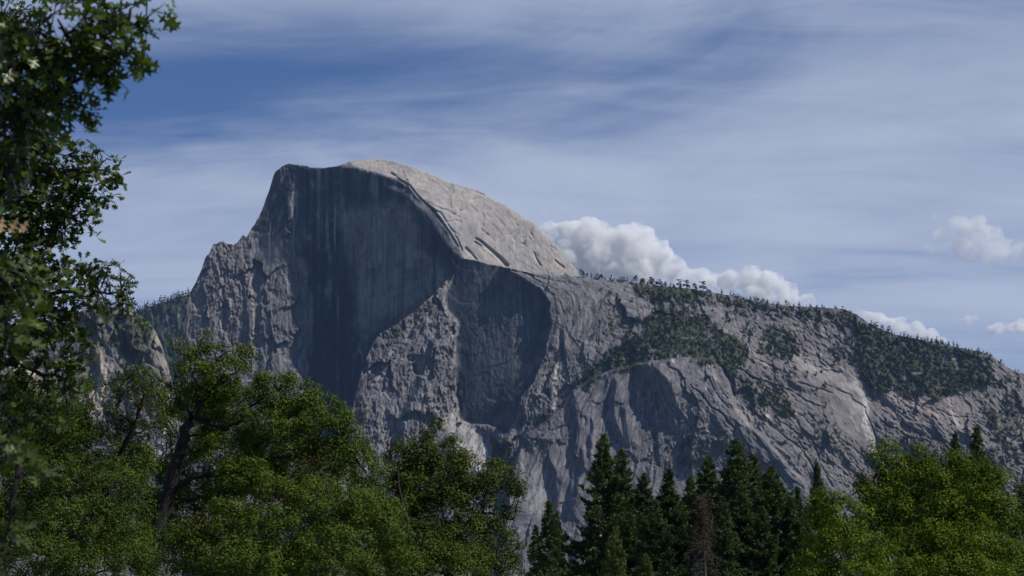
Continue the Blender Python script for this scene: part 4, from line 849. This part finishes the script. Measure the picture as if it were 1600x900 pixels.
# ------------------------------------------------------------------ broadleaf trees of the valley floor
def fill_blobs(blobs, D, r, dens, cr, leaves_per, spread=.12):
    """clumps of leafy twigs through every part of the crown; each blob (x, y, rx, ry[, dz, density]) is in photograph pixels at depth D.
    returns clump centres, outward tips, leaf points and the way each leaf faces"""
    cs, ds = [], []
    for bl in blobs:
        x, y, rx, ry = bl[:4]; dd = bl[4] if len(bl) > 4 else 0.0; dn = bl[5] if len(bl) > 5 else 1.0
        Dc = D + dd; c = W(x, y, Dc); ax = np.array([rx, (rx + ry) * .6, ry]) * PX(Dc); axi = np.maximum(ax * 1.08 - cr * .45, ax * .5)
        n = max(2, int(dens * dn * (axi[0] * axi[2] + axi[0] * axi[1] + axi[1] * axi[2]) / cr ** 2 * 1.0 + 1))
        u = unit(r.randn(n, 3) + [0, -.25, .25]) * (r.rand(n, 1) ** .25); cs.append(c + u * axi); ds.append(unit(u * axi + [0, 0, .25 * cr]))
    A = np.concatenate(cs); Dr = np.concatenate(ds); k = A[:, 2] > .5; A, Dr = A[k], Dr[k]; n = len(A)
    R = cr * (.45 + .95 * r.rand(n) ** 1.5); P = []; Nn = []
    q = unit(r.randn(n, leaves_per, 3) + Dr[:, None] * .55 + [0, 0, .35]); rad = r.rand(n, leaves_per, 1) ** .38
    rad = rad * (1 + .30 * np.sin(q[..., :1] * 6 + A[:, None, :1] * 5) * np.cos(q[..., 2:] * 7 + A[:, None, 2:] * 3))      # ragged clumps with sprigs
    P = A[:, None] + q * rad * R[:, None, None] * [1, 1, .85] + r.randn(n, leaves_per, 3) * spread * .25
    keep = r.rand(n, leaves_per) < np.clip(R[:, None] / cr / 1.3, .2, 1) ** 1.8
    return A, A + Dr * R[:, None] * 1.1, P[keep], (q * .9 + [0, 0, .35])[keep]
def limb_tree(name, label, base, blobs, D, mat, leaf, per_m3, seed, twig=.7, leaves_per=22, spread=.12, trunk_r=.32, fork=None, rust=(), shape='tri', bark=None, extra=(), cat='oak tree', group=None, nlimb=None):
    """trunk, limbs reaching into every clump of the crown, and the leaves on their twigs"""
    r = np.random.RandomState(seed); bark = bark or M_bark
    b = np.asarray(base, float); root = empty(name, b, label, cat, group)
    A, B, P, NV = fill_blobs(blobs, D, r, per_m3, twig, leaves_per, spread)
    cs = [W(bl[0], bl[1], D + (bl[4] if len(bl) > 4 else 0)) for bl in blobs]
    fk = W(*fork) if fork is not None else b + np.array([0, 0, 3.0])
    paths = [wob(b - [0, 0, .3], fk, trunk_r, trunk_r * .72, 8, .05, r)]
    if extra and extra[0][1] >= trunk_r * .9: paths = [wob(b - [0, 0, .3], W(*extra[0][0][0]), trunk_r * 1.15, extra[0][1], 6, .02, r)]
    boughs = []
    for pts_, r0, r1 in extra:                                     # limbs that show dark in the photograph
        pp = np.array([W(*p) for p in pts_]); tt = np.linspace(0, 1, len(pp)); t2 = np.linspace(0, 1, len(pp) * 4)
        q = np.stack([np.interp(t2, tt, pp[:, i]) for i in range(3)], 1) + r.randn(len(t2), 3) * r0 * .15; boughs.append((q, np.linspace(r0, r1, len(t2))))
    AN = np.concatenate([paths[0][0][3:]] + [q for q, _ in boughs]); fk0 = fk; done = []
    for c, bl in sorted(zip(cs, blobs), key=lambda z: np.linalg.norm(z[0] - fk0)):
        fk = AN[np.argmin(np.linalg.norm(AN - c, axis=1) + .35 * np.linalg.norm(AN - fk0, axis=1) + 1.5 * np.maximum(0, AN[:, 2] - c[2] + .3))]; AN = np.concatenate([AN, (c + (fk - c) * .35)[None], c[None]])
        dist = np.linalg.norm(c - fk); rr = max(.04, min(trunk_r * .55, trunk_r * .10 * math.sqrt(bl[2] * bl[3]) * PX(D) / 1.0 + .03))
        mid = fk + (c - fk) * .5 + np.array([0, 0, -.06 * dist]) + r.randn(3) * .05 * dist
        p1, r1 = wob(fk, mid, rr, rr * .7, 6, .05, r); p2, r2 = wob(mid, c, rr * .7, rr * .28, 6, .06, r); paths.append((np.concatenate([p1, p2[1:]]), np.concatenate([r1, r2[1:]])))
        k = np.argsort(np.linalg.norm(A - c, axis=1))[:9]
        for q in k[::2]: paths.append(wob(c + r.randn(3) * .1, A[q], rr * .28, .012, 4, .08, r))
    paths += boughs
    v, f = tubes(paths, 6); tr = mesh_obj('trunk', v - b, f, [bark], root, smooth=True)
    sel = r.permutation(len(A))[:min(len(A), 3000)]
    tp = [(np.stack([A[i], (A[i] + B[i]) / 2 + r.randn(3) * .03, B[i]]), np.array([.014, .010, .004])) for i in sel]
    v, f = tubes(tp, 3); tg = mesh_obj('twigs', v - b, f, [bark], root); tg['kind'] = 'stuff'
    ru = np.zeros(len(P), bool)
    for x, y, rad, dd, pr in rust:
        c = W(x, y, D + dd); ru |= (np.linalg.norm(P - c, axis=1) < rad) & (r.rand(len(P)) < pr)
    v, f = scatter_leaves(P[~ru], leaf, r, .1, shape, NV[~ru]); cr = mesh_obj('crown', v - b, f, [mat], root); cr['kind'] = 'stuff'
    if ru.any():
        v, f = scatter_leaves(P[ru], leaf * .8, r, .1, shape); dr_ = mesh_obj('withered_leaves', v - b, f, [M_rust], root, ); dr_['kind'] = 'stuff'; dr_['label'] = 'rust-brown withered leaves'
    return root, len(P)
NL = {}
def gp(x, D): p = W(x, 900, D); p[2] = 0; return p
# the big oak at lower left, its dark leaning trunk showing
D1 = 82.0
r_, NL['A'] = limb_tree('oak_tree', 'tall dark green oak left of centre with its leaning trunk showing', gp(226, D1),
    [(318,524,10,9,0,1.6),(308,548,17,12),(335,548,22,14),(365,548,24,15),(383,558,10,12,0,.8),(295,556,20,18),(275,545,10,12),(300,585,38,30),(345,590,42,34),(385,575,16,10,0,.6),(275,620,26,26),(315,640,40,40,1),(372,640,44,40),
     (420,588,20,14),(432,610,34,24),(452,600,20,14),(487,602,16,12),(478,628,32,26),(515,628,18,14),(530,655,30,22),(548,652,10,9),(505,670,44,34),(440,660,48,38),(552,690,28,24),(572,712,18,18),(520,720,48,34),(575,745,30,28),(470,715,44,34),
     (400,700,40,30,1),(380,745,46,30,-1),(440,770,40,26,-2),(500,790,60,40,-2),(570,800,46,40,-2),(610,830,34,36,-2),(430,830,70,40,-3),(350,820,50,44,-2),(520,870,80,50,-3),(610,890,50,40,-2),(400,890,80,50,-4),(300,860,50,50,-2),
     (600,760,14,14,0,.7),(240,800,30,40,1),(320,640,46,50,5,.8),(430,665,64,46,4.5,.8),(500,745,76,56,6,.8),(400,780,96,56,6,.8),(560,850,76,56,6,.8),(350,850,86,56,6,.8),(450,890,110,40,5,.8),(395,735,56,36,5,.8),(330,705,26,30,5,.5),(250,850,50,50,6,.8),(290,740,44,44,5.5,1.0),(350,690,46,46,5.5,1.0),(400,740,50,44,5.5,.8),(270,810,44,44,5.5,1.0),(262,655,18,34,3,1.0),(312,705,24,24,3,.8),(345,770,40,24,1,.9),(245,745,24,30,2,.8),(345,665,26,22,2,.8),(590,800,36,36,5,.8),(270,700,16,20,1,.5)],
    D1, M_oak, .103, 2.5, 11, twig=.40, leaves_per=190, trunk_r=.42, fork=(283, 700, D1), 
    extra=[([(232,900,D1),(236,850,D1),(262,780,D1),(283,700,D1),(300,650,D1),(330,610,D1),(352,588,D1)], .40, .09), ([(270,765,D1),(300,745,D1),(345,737,D1+.3),(375,745,D1+.4)], .17, .08), ([(300,650,D1),(352,672,D1),(380,655,D1)], .14, .05),
           ([(375,745,D1+.4),(385,724,D1),(420,716,D1-.4),(455,713,D1-.4),(480,716,D1)], .10, .05), ([(428,718,D1-.4),(432,745,D1-.5),(430,775,D1-.4)], .06, .03)],
    rust=[(236,690,.7,0,.7),(268,740,1.0,-.5,.6),(490,740,1.0,-1.5,.6),(300,600,.7,-1,.45),(360,665,.7,-1,.5),(445,790,.9,-2,.5),(500,700,.7,-1.2,.45),(300,812,.8,-2.5,.5)])
# oak in front at the far left bottom
r_, NL['B'] = limb_tree('oak_tree', 'broad oak filling the lower left corner, rust-brown withered clumps among its leaves', gp(60, 70.0),
    [(212,585,26,18),(190,600,26,22),(245,590,16,16),(225,620,36,30),(180,645,30,24,0,.8),(120,640,34,26),(100,670,44,34),(60,640,40,32),(20,620,40,34),(30,690,50,40),(140,700,50,36),(205,680,34,34,1),(240,660,22,26,1,.7),
     (80,750,70,44,-1),(170,760,56,40,-1),(225,745,26,34,1,.7),(20,800,60,50,-1),(120,820,80,44,-2),(205,830,40,50,-1),(60,880,90,50,-3),(170,890,80,50,-2),(-30,720,50,80),(-40,850,60,80),(150,610,26,22,1,.7),(60,720,90,56,5,.8),(150,760,86,56,5,.8),(80,830,110,60,4.5,.8),(190,860,66,56,5,.8),(20,660,56,46,3.5,.6),(110,690,56,46,5,.8),(215,730,34,40,5,.8)],
    70.0, M_oak, .090, 2.2, 12, twig=.36, leaves_per=190, trunk_r=.36, fork=(150, 800, 70.0),
    extra=[([(150,800,70),(185,720,70),(215,650,69.6),(228,612,69.6)], .15, .04)],
    rust=[(222,640,.9,-.3,.6),(235,672,.9,-.3,.6),(200,660,.7,-.4,.45),(140,760,.7,-1,.4),(262,700,.7,0,.5)])
# oak in the middle foreground
D3 = 92.0
r_, NL['C'] = limb_tree('oak_tree', 'olive-green oak between the big left oak and the conifers, with rusty leaf clumps', gp(720, D3),
    [(682,668,13,13),(676,690,22,20),(648,692,16,10),(625,704,20,14),(607,728,14,22),(660,712,36,24),(708,700,20,20),(725,722,24,20),(700,740,44,28),(640,750,40,32),(762,726,24,12),(775,742,24,18),(800,736,14,10),(752,760,36,24),
     (796,760,20,22),(812,772,14,12),(690,790,50,34),(622,800,40,40),(770,800,30,24,0,.8),(805,800,12,16,0,.7),(740,830,44,30,0,.9),(795,835,16,20,0,.7),(812,855,14,16,0,.7),(660,850,60,44,-1),(770,870,38,26,0,.8),(700,890,70,44,-2),(800,890,26,22,0,.8),(600,880,40,44),(660,765,56,44,5,.8),(720,775,50,36,4,.7),(640,835,56,56,5,.8),(720,860,60,44,4,.7),(690,725,34,24,4,.7)],
    D3, M_oak2, .12, 2.9, 13, twig=.46, leaves_per=180, trunk_r=.34, fork=(700, 830, D3),
    extra=[([(700,830,D3),(760,800,D3),(800,812,D3)], .09, .03), ([(640,830,D3-1.5),(622,760,D3-1.5),(622,730,D3-1.5)], .10, .04)],
    rust=[(727,755,.7,-2.2,.7),(597,770,.9,-1,.55),(680,790,1.1,-2,.4),(705,730,.7,-1.5,.35),(740,775,.7,-2,.4)])
# bright oak on the right, a lower one before it and a darker one behind at the edge
D4 = 100.0
r_, NL['D'] = limb_tree('oak_tree', 'large bright green oak with a rounded crown at lower right', gp(1460, D4),
    [(1383,702,17,12),(1372,722,26,20),(1400,722,22,16),(1432,706,13,10),(1440,724,28,18),(1465,716,18,12),(1490,722,20,14),(1365,750,28,26),(1412,752,40,28),(1460,748,36,28),(1512,726,24,16),(1535,722,14,12),(1545,738,22,18),(1520,755,40,28),(1562,758,20,20),
     (1352,776,18,26),(1390,795,44,34),(1450,795,50,36),(1515,800,50,36),(1566,800,28,32),(1585,830,20,28,0,.8),(1370,840,50,34),(1440,850,60,38,-1),(1520,855,56,40,-1),(1580,880,30,34),(1400,890,80,40,-2),(1500,900,80,40,-2),(1440,785,84,52,6,.8),(1500,800,74,54,6,.8),(1400,815,60,54,6,.8),(1470,880,105,44,5,.8)],
    D4, M_oak3, .138, 3.1, 14, twig=.54, leaves_per=180, spread=.15, trunk_r=.4, fork=(1455, 860, D4),
    extra=[([(1455,860,D4),(1462,800,D4),(1474,770,D4-1)], .12, .05)])
r_, NL['E'] = limb_tree('oak_tree', 'lower rounded yellow-green oak just left of the large bright one', gp(1290, 88.0),
    [(1295,775,18,12),(1275,790,16,14),(1318,782,20,12),(1305,800,36,22),(1340,800,16,16),(1275,822,22,20),(1320,832,36,24),(1285,855,32,28),(1345,860,36,28),(1270,890,36,30),(1320,900,50,30),(1375,895,30,26),(1310,840,40,34,3,.5)],
    88.0, M_oak3, .13, 2.3, 15, twig=.48, leaves_per=170, trunk_r=.25, fork=(1305, 880, 88.0))
r_, NL['F'] = limb_tree('oak_tree', 'darker leafy tree cut by the right edge of the picture', gp(1630, 125.0),
    [(1592,768,10,12),(1598,790,16,20),(1612,760,20,26),(1600,830,24,30),(1630,800,40,50),(1600,880,40,40),(1640,880,50,50)], 125.0, M_oak2, .18, 3.6, 16, twig=.95, leaves_per=360, trunk_r=.3, fork=(1620, 880, 125.0))
print('oaks', NL, round(time.time() - T0, 1))

# ------------------------------------------------------------------ conifers
def conifer_mesh(H, Rmax, seed, prof='pine', dens=1.0, bare=.12, needle=.34):
    r = np.random.RandomState(seed); paths = []; tips = []; dirs = []
    trunk = (np.stack([np.cumsum(r.randn(12)) * .03, np.cumsum(r.randn(12)) * .03, np.linspace(-.3, H, 12)], 1), np.linspace(.012 * H + .1, .02, 12))
    z = bare * H; side = r.uniform(.75, 1.2, 9)
    while z < H * .995:
        u = z / H
        if prof == 'pine': R = Rmax * (min(1, (1 - u) * 1.6) ** .85) * (.85 + .15 * math.sin(z * 1.1 + seed) + .12 * math.sin(z * 2.7))
        elif prof == 'spire': R = Rmax * (1 - u) ** .85 * (.9 + .12 * math.sin(z * 2))
        else: R = Rmax * (1 - u) ** .62
        R = max(R, .10); nb = 6 if prof == 'pine' else 7
        for k in range(nb):
            an = r.uniform(0, 2 * PI); l = R * r.uniform(.55, 1.08) * side[int(an / 2 / PI * 9) % 9]; el = r.uniform(-.18, .18) + (.75 * max(0, u - .55) if prof != 'spire' else .9 * max(0, u - .75)) - (.15 if u < .4 else 0)
            t = np.linspace(0, 1, 5)[:, None]; dr = np.array([math.cos(an), math.sin(an), 0])
            zc = z + l * (math.sin(el) * t + .12 * t ** 2 - .16 * np.sin(t * PI))
            P = dr * l * t * math.cos(el) + np.array([0, 0, 1]) * zc
            P[:, :2] += np.array([np.interp(z, trunk[0][:, 2], trunk[0][:, 0]), np.interp(z, trunk[0][:, 2], trunk[0][:, 1])])
            paths.append((P, np.linspace(.012 * l + .02, .008, 5)))
            n = max(4, int(l * 9.5 * dens)); tt = r.uniform(.18, 1.05, n) ** .75
            lat = r.randn(n) * .16 * l * (1.1 - tt) + r.randn(n) * .12
            c = np.stack([np.interp(tt, t[:, 0], P[:, i]) for i in range(3)], 1); perp = np.array([-dr[1], dr[0], 0])
            c = c + perp * lat[:, None] + np.array([0, 0, 1]) * (r.randn(n, 1) * .10 + .04); tips.append(c); dirs.append(unit(dr + perp * (lat * .8)[:, None] + r.randn(n, 3) * .35 + np.array([0, 0, .45])))
        z += (.36 + .16 * r.rand()) * (1 if u < .8 else .7)
    Tp = np.concatenate(tips); Dd = np.concatenate(dirs); nn = 8
    n = len(Tp); d = unit(Dd[:, None] + r.randn(n, nn, 3) * .62); s = needle * (.6 + .6 * r.rand(n, nn, 1)) * (.5 + .5 * np.clip((H - Tp[:, None, 2:3]) / H * 6, 0, 1)); q = unit(np.cross(d, r.randn(n, nn, 3))) * s * .30
    base = Tp[:, None] + r.randn(n, nn, 3) * .07; V = np.stack([base - q, base + q, base + d * s], 2).reshape(-1, 3); Fn = np.arange(len(V)).reshape(-1, 3)
    tv, tf = tubes([trunk] + paths, 4)
    return (tv, tf), (V, Fn)
def conifer_kind(H, Rm, seed, mat, **kw):
    (tv, tf), (v, f) = conifer_mesh(H, Rm, seed, **kw)
    return (mesh_obj('trunk', tv, tf, [M_pbark], mesh_only=True, smooth=True), mesh_obj('crown', v, f, [mat], mesh_only=True), H)
CK = {'a': conifer_kind(30, 6.6, 1, M_pine), 'b': conifer_kind(30, 6.0, 2, M_pine), 'c': conifer_kind(28, 7.2, 3, M_pine), 'd': conifer_kind(24, 5.6, 4, M_pine, prof='spire'), 's': conifer_kind(24, 3.6, 6, M_pine, dens=.4, bare=.05), 'l': conifer_kind(14, 3.6, 5, M_pine2, prof='young', bare=.02, needle=.26)}
def conifer(kind, x, ytop, D, label, cat='conifer', name='pine_tree', wide=1.0, rz=None, lean=0):
    tm, cm, H = CK[kind]; top = W(x, ytop, D); h = top[2]; s = h / H
    root = empty(name, (top[0], top[1], 0), label, cat, 'conifers in the valley grove'); wide = wide * 1.12; root.scale = (s * wide, s * wide, s); root.rotation_euler = (0, lean, rng.uniform(0, 6.28) if rz is None else rz)
    a_ = bpy.data.objects.new('trunk', tm); C.objects.link(a_); a_.parent = root
    b_ = bpy.data.objects.new('crown', cm); C.objects.link(b_); b_.parent = root; b_['kind'] = 'stuff'
    return root
for kind, x, yt, D, wd, lab, nm in (
    ('a', 942, 679, 200, 1.02, 'tall dark pine with a pointed top, first of the row right of the sparse pine', 'pine_tree'),
    ('b', 972, 700, 215, 1.05, 'slimmer pine tucked behind the right side of the first tall pine', 'pine_tree'),
    ('b', 1006, 738, 205, 1.1, 'third pine in the row, its narrow top lower than the second', 'pine_tree'),
    ('c', 1024, 780, 190, 1.0, 'low dark pine filling the gap between the third and fourth tops', 'pine_tree'),
    ('d', 1045, 733, 210, 1.25, 'dark spire-topped conifer left of the brown dead tree', 'conifer_tree'),
    ('d', 1078, 745, 225, 1.25, 'shaded conifer directly behind the brown dead tree', 'conifer_tree'),
    ('b', 1108, 710, 215, 1.2, 'dark pine with an even pointed top, just above right of the dead tree', 'pine_tree'),
    ('a', 1150, 685, 205, 1.1, 'tallest pine of the right group, with a knobbly thin top', 'pine_tree'),
    ('c', 1177, 708, 212, 1.15, 'full dark pine just right of the tallest of the right group', 'pine_tree'),
    ('c', 1206, 728, 200, 1.2, 'broad dark pine at the right end of the dense grove', 'pine_tree'),
    ('b', 1130, 775, 188, 1.1, 'low dark pine in front of the right group', 'pine_tree'),
    ('d', 1234, 775, 195, 1.2, 'short dark conifer in the lee of the broad pine at the grove end', 'conifer_tree'),
    ('c', 1062, 790, 198, 1.2, 'low dark pine just left of the brown dead tree', 'pine_tree'),
    ('b', 985, 800, 196, 1.2, 'low dark pine behind the pale cedar', 'pine_tree'),
    ('c', 1160, 770, 196, 1.3, 'bushy dark pine low in front of the tallest of the right group', 'pine_tree'),
    ('b', 1192, 790, 192, 1.2, 'low dark pine beneath the broad pine of the right group', 'pine_tree'),
    ('c', 925, 820, 205, 1.1, 'low dark pine at the left foot of the first tall pine', 'pine_tree'),
    ('s', 858, 782, 170, 1.25, 'thin open pine with rock showing through, left of the tall pines', 'pine_tree'),
    ('d', 870, 800, 230, .9, 'small grey-green conifer behind the thin open pine', 'conifer_tree'),
    ('s', 838, 820, 180, 1.0, 'scrawny young pine at the left foot of the thin open pine', 'pine_tree'),
    ('l', 962, 826, 150, .75, 'small pale green cedar in front of the first tall pine', 'cedar_tree'),
    ('l', 1010, 868, 150, .7, 'low pale cedar top at the bottom edge between dark pines', 'cedar_tree'),
    ('d', 1276, 724, 260, .85, 'hazy narrow conifer standing behind the gap left of the bright oak', 'conifer_tree'),
    ('s', 1246, 760, 250, .9, 'thin grey conifer in the gap between grove and bright oak', 'pine_tree'),
    ('s', 1258, 790, 235, .8, 'short scraggly conifer low in the gap between grove and bright oak', 'pine_tree'),
    ('d', 1526, 667, 250, .85, 'dark steeple-shaped conifer rising behind the bright oak, right one of two', 'conifer_tree'),
    ('d', 1492, 677, 290, .75, 'fainter steeple-shaped conifer behind the bright oak, left of the darker one', 'conifer_tree')):
    conifer(kind, x, yt, D, lab, 'conifer' if nm != 'cedar_tree' else 'cedar', nm, wd)
# the dead tree: bare drooping boughs
r = np.random.RandomState(77); top = W(1098, 772, 160.0); H = top[2]; paths = [(np.array([(0, 0, -.3), (.1, 0, H * .5), (0, 0, H)]), np.array([.22, .14, .02]))]; tw = []
z = 1.5
while z < H - .2:
    u = z / H
    for k in range(5):
        an = r.uniform(0, 6.28); l = (2.3 * (1 - u) ** .6 + .2) * r.uniform(.5, 1.1); dr = np.array([math.cos(an), math.sin(an), 0]); t_ = np.linspace(0, 1, 5)[:, None]
        P = dr * l * t_ + np.array([0, 0, 1]) * (z + l * (.25 * t_ - .55 * t_ ** 2)); paths.append((P, np.linspace(.035, .008, 5)))
        for j in range(7):
            q = P[r.randint(1, 5)]; tw.append((np.stack([q, q + r.randn(3) * .22 + [0, 0, -.1], q + r.randn(3) * .35 + [0, 0, -.25]]), np.array([.014, .010, .005])))
    z += .34
dead = empty('dead_conifer', (top[0], top[1], 0), 'bare brown dead conifer with drooping boughs in front of the dark grove', 'dead tree')
v, f = tubes(paths, 5); mesh_obj('trunk', v, f, [M_dead], dead, smooth=True)
v, f = tubes(tw, 3); q = mesh_obj('twigs', v, f, [M_dead], dead); q['kind'] = 'stuff'
Pn = np.concatenate([t_[0] for t_ in tw]); Pn = Pn[Pn[:, 2] > H * .7]; v, f = scatter_leaves(Pn + r.randn(len(Pn), 3) * .1, .16, r, 0, 'tri'); q = mesh_obj('withered_needles', v, f, [M_rust], dead); q['kind'] = 'stuff'
print('conifers', round(time.time() - T0, 1))

# ------------------------------------------------------------------ the near black oaks at the left edge
def lobed_tree(name, label, base, D, sprays, leaf, seed, limbs, parts=300, n_per=1.0, dry=()):
    """sprays: (x, y, rx, ry, depth shift) clumps of lobed leaves set singly on twigs; the outermost leaves are objects of their own"""
    r = np.random.RandomState(seed); b = np.asarray(base, float); root = empty(name, b, label, 'oak tree'); P, Nn, tw = [], [], []
    for sp in sprays:
        x, y, rx, ry = sp[:4]; dd = sp[4] if len(sp) > 4 else 0; c = W(x, y, D + dd); ax = np.array([rx, (rx + ry) * .5, ry]) * PX(D)
        n = max(2, int(n_per * rx * ry / 42.0 * (sp[5] if len(sp) > 5 else 1)))
        for k in range(n):
            u = unit(r.randn(3)) * r.rand() ** .4; a0 = c + u * ax; d = unit(u * ax * 1.2 / np.linalg.norm(ax) + r.randn(3) * .5 + [.1, 0, 0.0]); L0 = leaf * r.uniform(1.0, 2.2); a1 = a0 + d * L0
            tw.append((np.stack([a0 - d * L0 * .6, a0, a1]), np.array([.006, .004, .002]) * leaf / .12))
            for j in range(r.randint(4, 8)): P.append(a0 + (a1 - a0) * r.uniform(0, 1.05) + r.randn(3) * leaf * .12); Nn.append(d)
    P = np.array(P); Nn = np.array(Nn); paths = [wob(b - [0, 0, .3], W(*limbs[0][0][0]), limbs[0][1] * 2.0, limbs[0][1] * 1.1, 9, .04, r)]
    for pts_, r0, r1 in limbs:
        pp = np.array([W(*p) for p in pts_]); tt = np.linspace(0, 1, len(pp)); t2 = np.linspace(0, 1, len(pp) * 4)
        q = np.stack([np.interp(t2, tt, pp[:, i]) for i in range(3)], 1) + r.randn(len(t2), 3) * r0 * .25; paths.append((q, np.linspace(r0, r1, len(t2))))
    LP = np.concatenate([p for p, _ in paths[1:]])
    for sp in sprays:                                              # side branches from the nearest limb to every spray
        c = W(sp[0], sp[1], D + (sp[4] if len(sp) > 4 else 0)); k = np.argmin(np.linalg.norm(LP - c, axis=1)); paths.append(wob(LP[k], c, leaf * .14, leaf * .04, 6, .08, r))
    v, f = tubes(paths, 7); mesh_obj('trunk', v - b, f, [M_bark], root, smooth=True)
    v, f = tubes(tw, 3); q = mesh_obj('twigs', v - b, f, [M_bark], root); q['kind'] = 'stuff'
    nrm = unit(r.randn(len(P), 3) * .8 + np.array([0, -.15, .75])); t_ = unit(np.cross(nrm, np.cross(Nn + r.randn(len(P), 3) * .6 + [0, 0, -.25], nrm))); bb = np.cross(nrm, t_); s = leaf * r.uniform(.75, 1.2, len(P))
    dist = np.linalg.norm(P - np.array([0, 0, CAM_Z]), axis=1); px_ = (P[:, 0] / P[:, 1]) * F + 800; order = np.argsort(dist / leaf - px_ * (.05 if D > 20 else .0)); vis = [i for i in order if px_[i] > 2][:parts]
    solo = np.zeros(len(P), bool); solo[vis] = True
    me = mesh_obj('leaf', LOBED[0], LOBED[1], [M_black], mesh_only=True); from mathutils import Matrix
    for i in vis:
        o = bpy.data.objects.new('leaf', me); C.objects.link(o); o.parent = root; a_, c_, d_ = t_[i] * s[i], bb[i] * s[i], nrm[i] * s[i]; p = P[i] - b
        o.matrix_local = Matrix(((a_[0], c_[0], d_[0], p[0]), (a_[1], c_[1], d_[1], p[1]), (a_[2], c_[2], d_[2], p[2]), (0, 0, 0, 1)))
    k = np.where(~solo)[0]
    if len(k):
        L_, F0 = LOW_LOBE if D > 20 else LOBED
        V = P[k][:, None] + s[k][:, None, None] * (L_[None, :, 0:1] * t_[k][:, None] + L_[None, :, 1:2] * bb[k][:, None] + L_[None, :, 2:3] * nrm[k][:, None])
        cr = mesh_obj('crown', V.reshape(-1, 3) - b, (F0[None] + (np.arange(len(k)) * len(L_))[:, None, None]).reshape(-1, F0.shape[1]), [M_black], root); cr['kind'] = 'stuff'
    med = mesh_obj('dry_leaf', LOBED[0] * [1, 1, 2.5], LOBED[1], [M_dry], mesh_only=True)
    for x, y, dd, sz in dry:
        o = bpy.data.objects.new('dry_leaf', med); C.objects.link(o); o.parent = root; o.location = W(x, y, D + dd) - b; o.scale = (sz, sz, sz); o.rotation_euler = r.uniform(-.5, .5, 3) + [1.1, 1.9, .3]; o['label'] = 'curled tan dry leaf'
    return len(P)
DB = 31.0
n1_ = lobed_tree('black_oak', 'green lobed-leaf oak hanging in along the left edge, its leaves in fair focus', W(-260, 900, DB) * [1, 1, 0], DB,
    [(168,246,10,6),(175,268,10,10),(150,255,18,10),(125,248,14,10),(112,268,26,18),(80,262,26,22),(50,250,30,26),(20,240,30,30),(150,285,16,14),(165,300,10,10),(120,300,26,20),(80,300,36,24),(40,300,36,30),(145,330,10,14),(135,350,8,12),(110,330,22,18),
     (75,340,34,24),(30,350,36,30),(95,365,14,16),(60,380,22,18),(20,395,30,26),(100,385,8,8,0,.8),(60,180,22,16),(85,200,14,12),(40,200,28,22),(70,225,24,18),(20,170,28,24),(95,220,8,8),
     (185,415,14,6),(170,418,10,6),(195,440,10,10),(170,440,16,12),(150,430,16,14),(125,430,22,16),(95,425,22,16),(70,430,26,20),(30,440,36,26),(0,440,30,40),(190,470,14,10),(160,462,22,12),(120,465,26,16),(80,470,30,18),(40,485,36,22),
     (205,478,10,8),(212,492,8,8),(190,495,14,8),(150,490,18,12,0,.8),(110,500,24,16),(70,515,30,18),(30,530,36,22),(120,530,18,14),(100,555,22,16),(60,560,24,16,0,.8),(15,560,26,20,0,.6),(125,575,16,12,0,.7),(90,590,24,18),(40,600,30,22,0,.7),(0,600,26,30),
     (20,30,26,22),(10,60,22,26),(40,12,20,12),(0,100,20,26),(10,130,24,24),(100,620,24,16,0,.7),(60,640,30,20,0,.8),(10,660,30,26),(110,650,16,12,0,.6),(150,250,12,8),(0,280,26,40),(0,340,26,40),(-20,500,30,50)],
    .145, 21, [([(-260,300,DB),(-120,260,DB),(0,250,DB),(80,270,DB),(150,262,DB)], .09, .02), ([(-260,300,DB),(-100,340,DB),(20,340,DB),(100,340,DB)], .08, .02), ([(-260,300,DB),(-120,470,DB),(0,470,DB),(100,455,DB),(190,455,DB)], .09, .012),
               ([(-260,300,DB),(-120,150,DB),(0,170,DB),(60,190,DB)], .07, .02), ([(-260,300,DB),(-100,560,DB),(20,570,DB),(100,590,DB)], .08, .02), ([(-260,300,DB),(-120,60,DB),(0,60,DB)], .06, .02)], 300, 1.7)
DA = 10.5
n2_ = lobed_tree('black_oak', 'blurred dark branch of lobed oak leaves hanging close in the top left corner', W(-900, 900, DA) * [1, 1, 0], DA,
    [(205,12,20,10),(232,28,10,8),(215,38,14,10,.2),(185,30,24,14),(190,50,12,8),(160,55,30,20),(150,15,24,12,.2),(120,60,28,20),(100,85,34,24),(150,88,34,22,.1),(165,108,18,12),(60,50,30,24,-.2),(90,30,20,10,-.2,.5),(30,80,36,30,-.1),(60,110,36,26),(110,125,28,20,.1),
     (125,145,16,12),(85,145,26,22,.2),(20,140,36,34,.1),(30,185,32,26,.2),(10,215,30,36),(95,165,8,10,.1,.7),(130,122,10,10),(5,20,20,16,-.3,.6),(0,260,20,24,.1,.7),(5,440,22,34,-1.0,1.2),(0,500,12,16,-1,.6),(-20,340,16,30,0,.6),(14,706,12,10,-1.5,1.5),(40,716,10,7,-1.5,1.2),(5,850,14,20,-1.5,1)],
    .125, 22, [([(-900,250,DA),(-400,180,DA),(-60,120,DA),(60,100,DA),(130,70,DA),(215,30,DA)], .05, .006), ([(-400,180,DA),(-100,200,DA),(20,180,DA),(90,150,DA)], .03, .006), ([(-400,180,DA),(-150,380,DA),(-20,430,DA-1)], .03, .006), ([(-400,180,DA),(-200,560,DA-1),(-40,690,DA-1.5),(30,712,DA-1.5)], .03, .004)], 300, .5,
    dry=((4,338,-.5,.085),(28,340,-.5,.09),(44,345,-.4,.075)))
print('black oaks', n1_, n2_, round(time.time() - T0, 1))
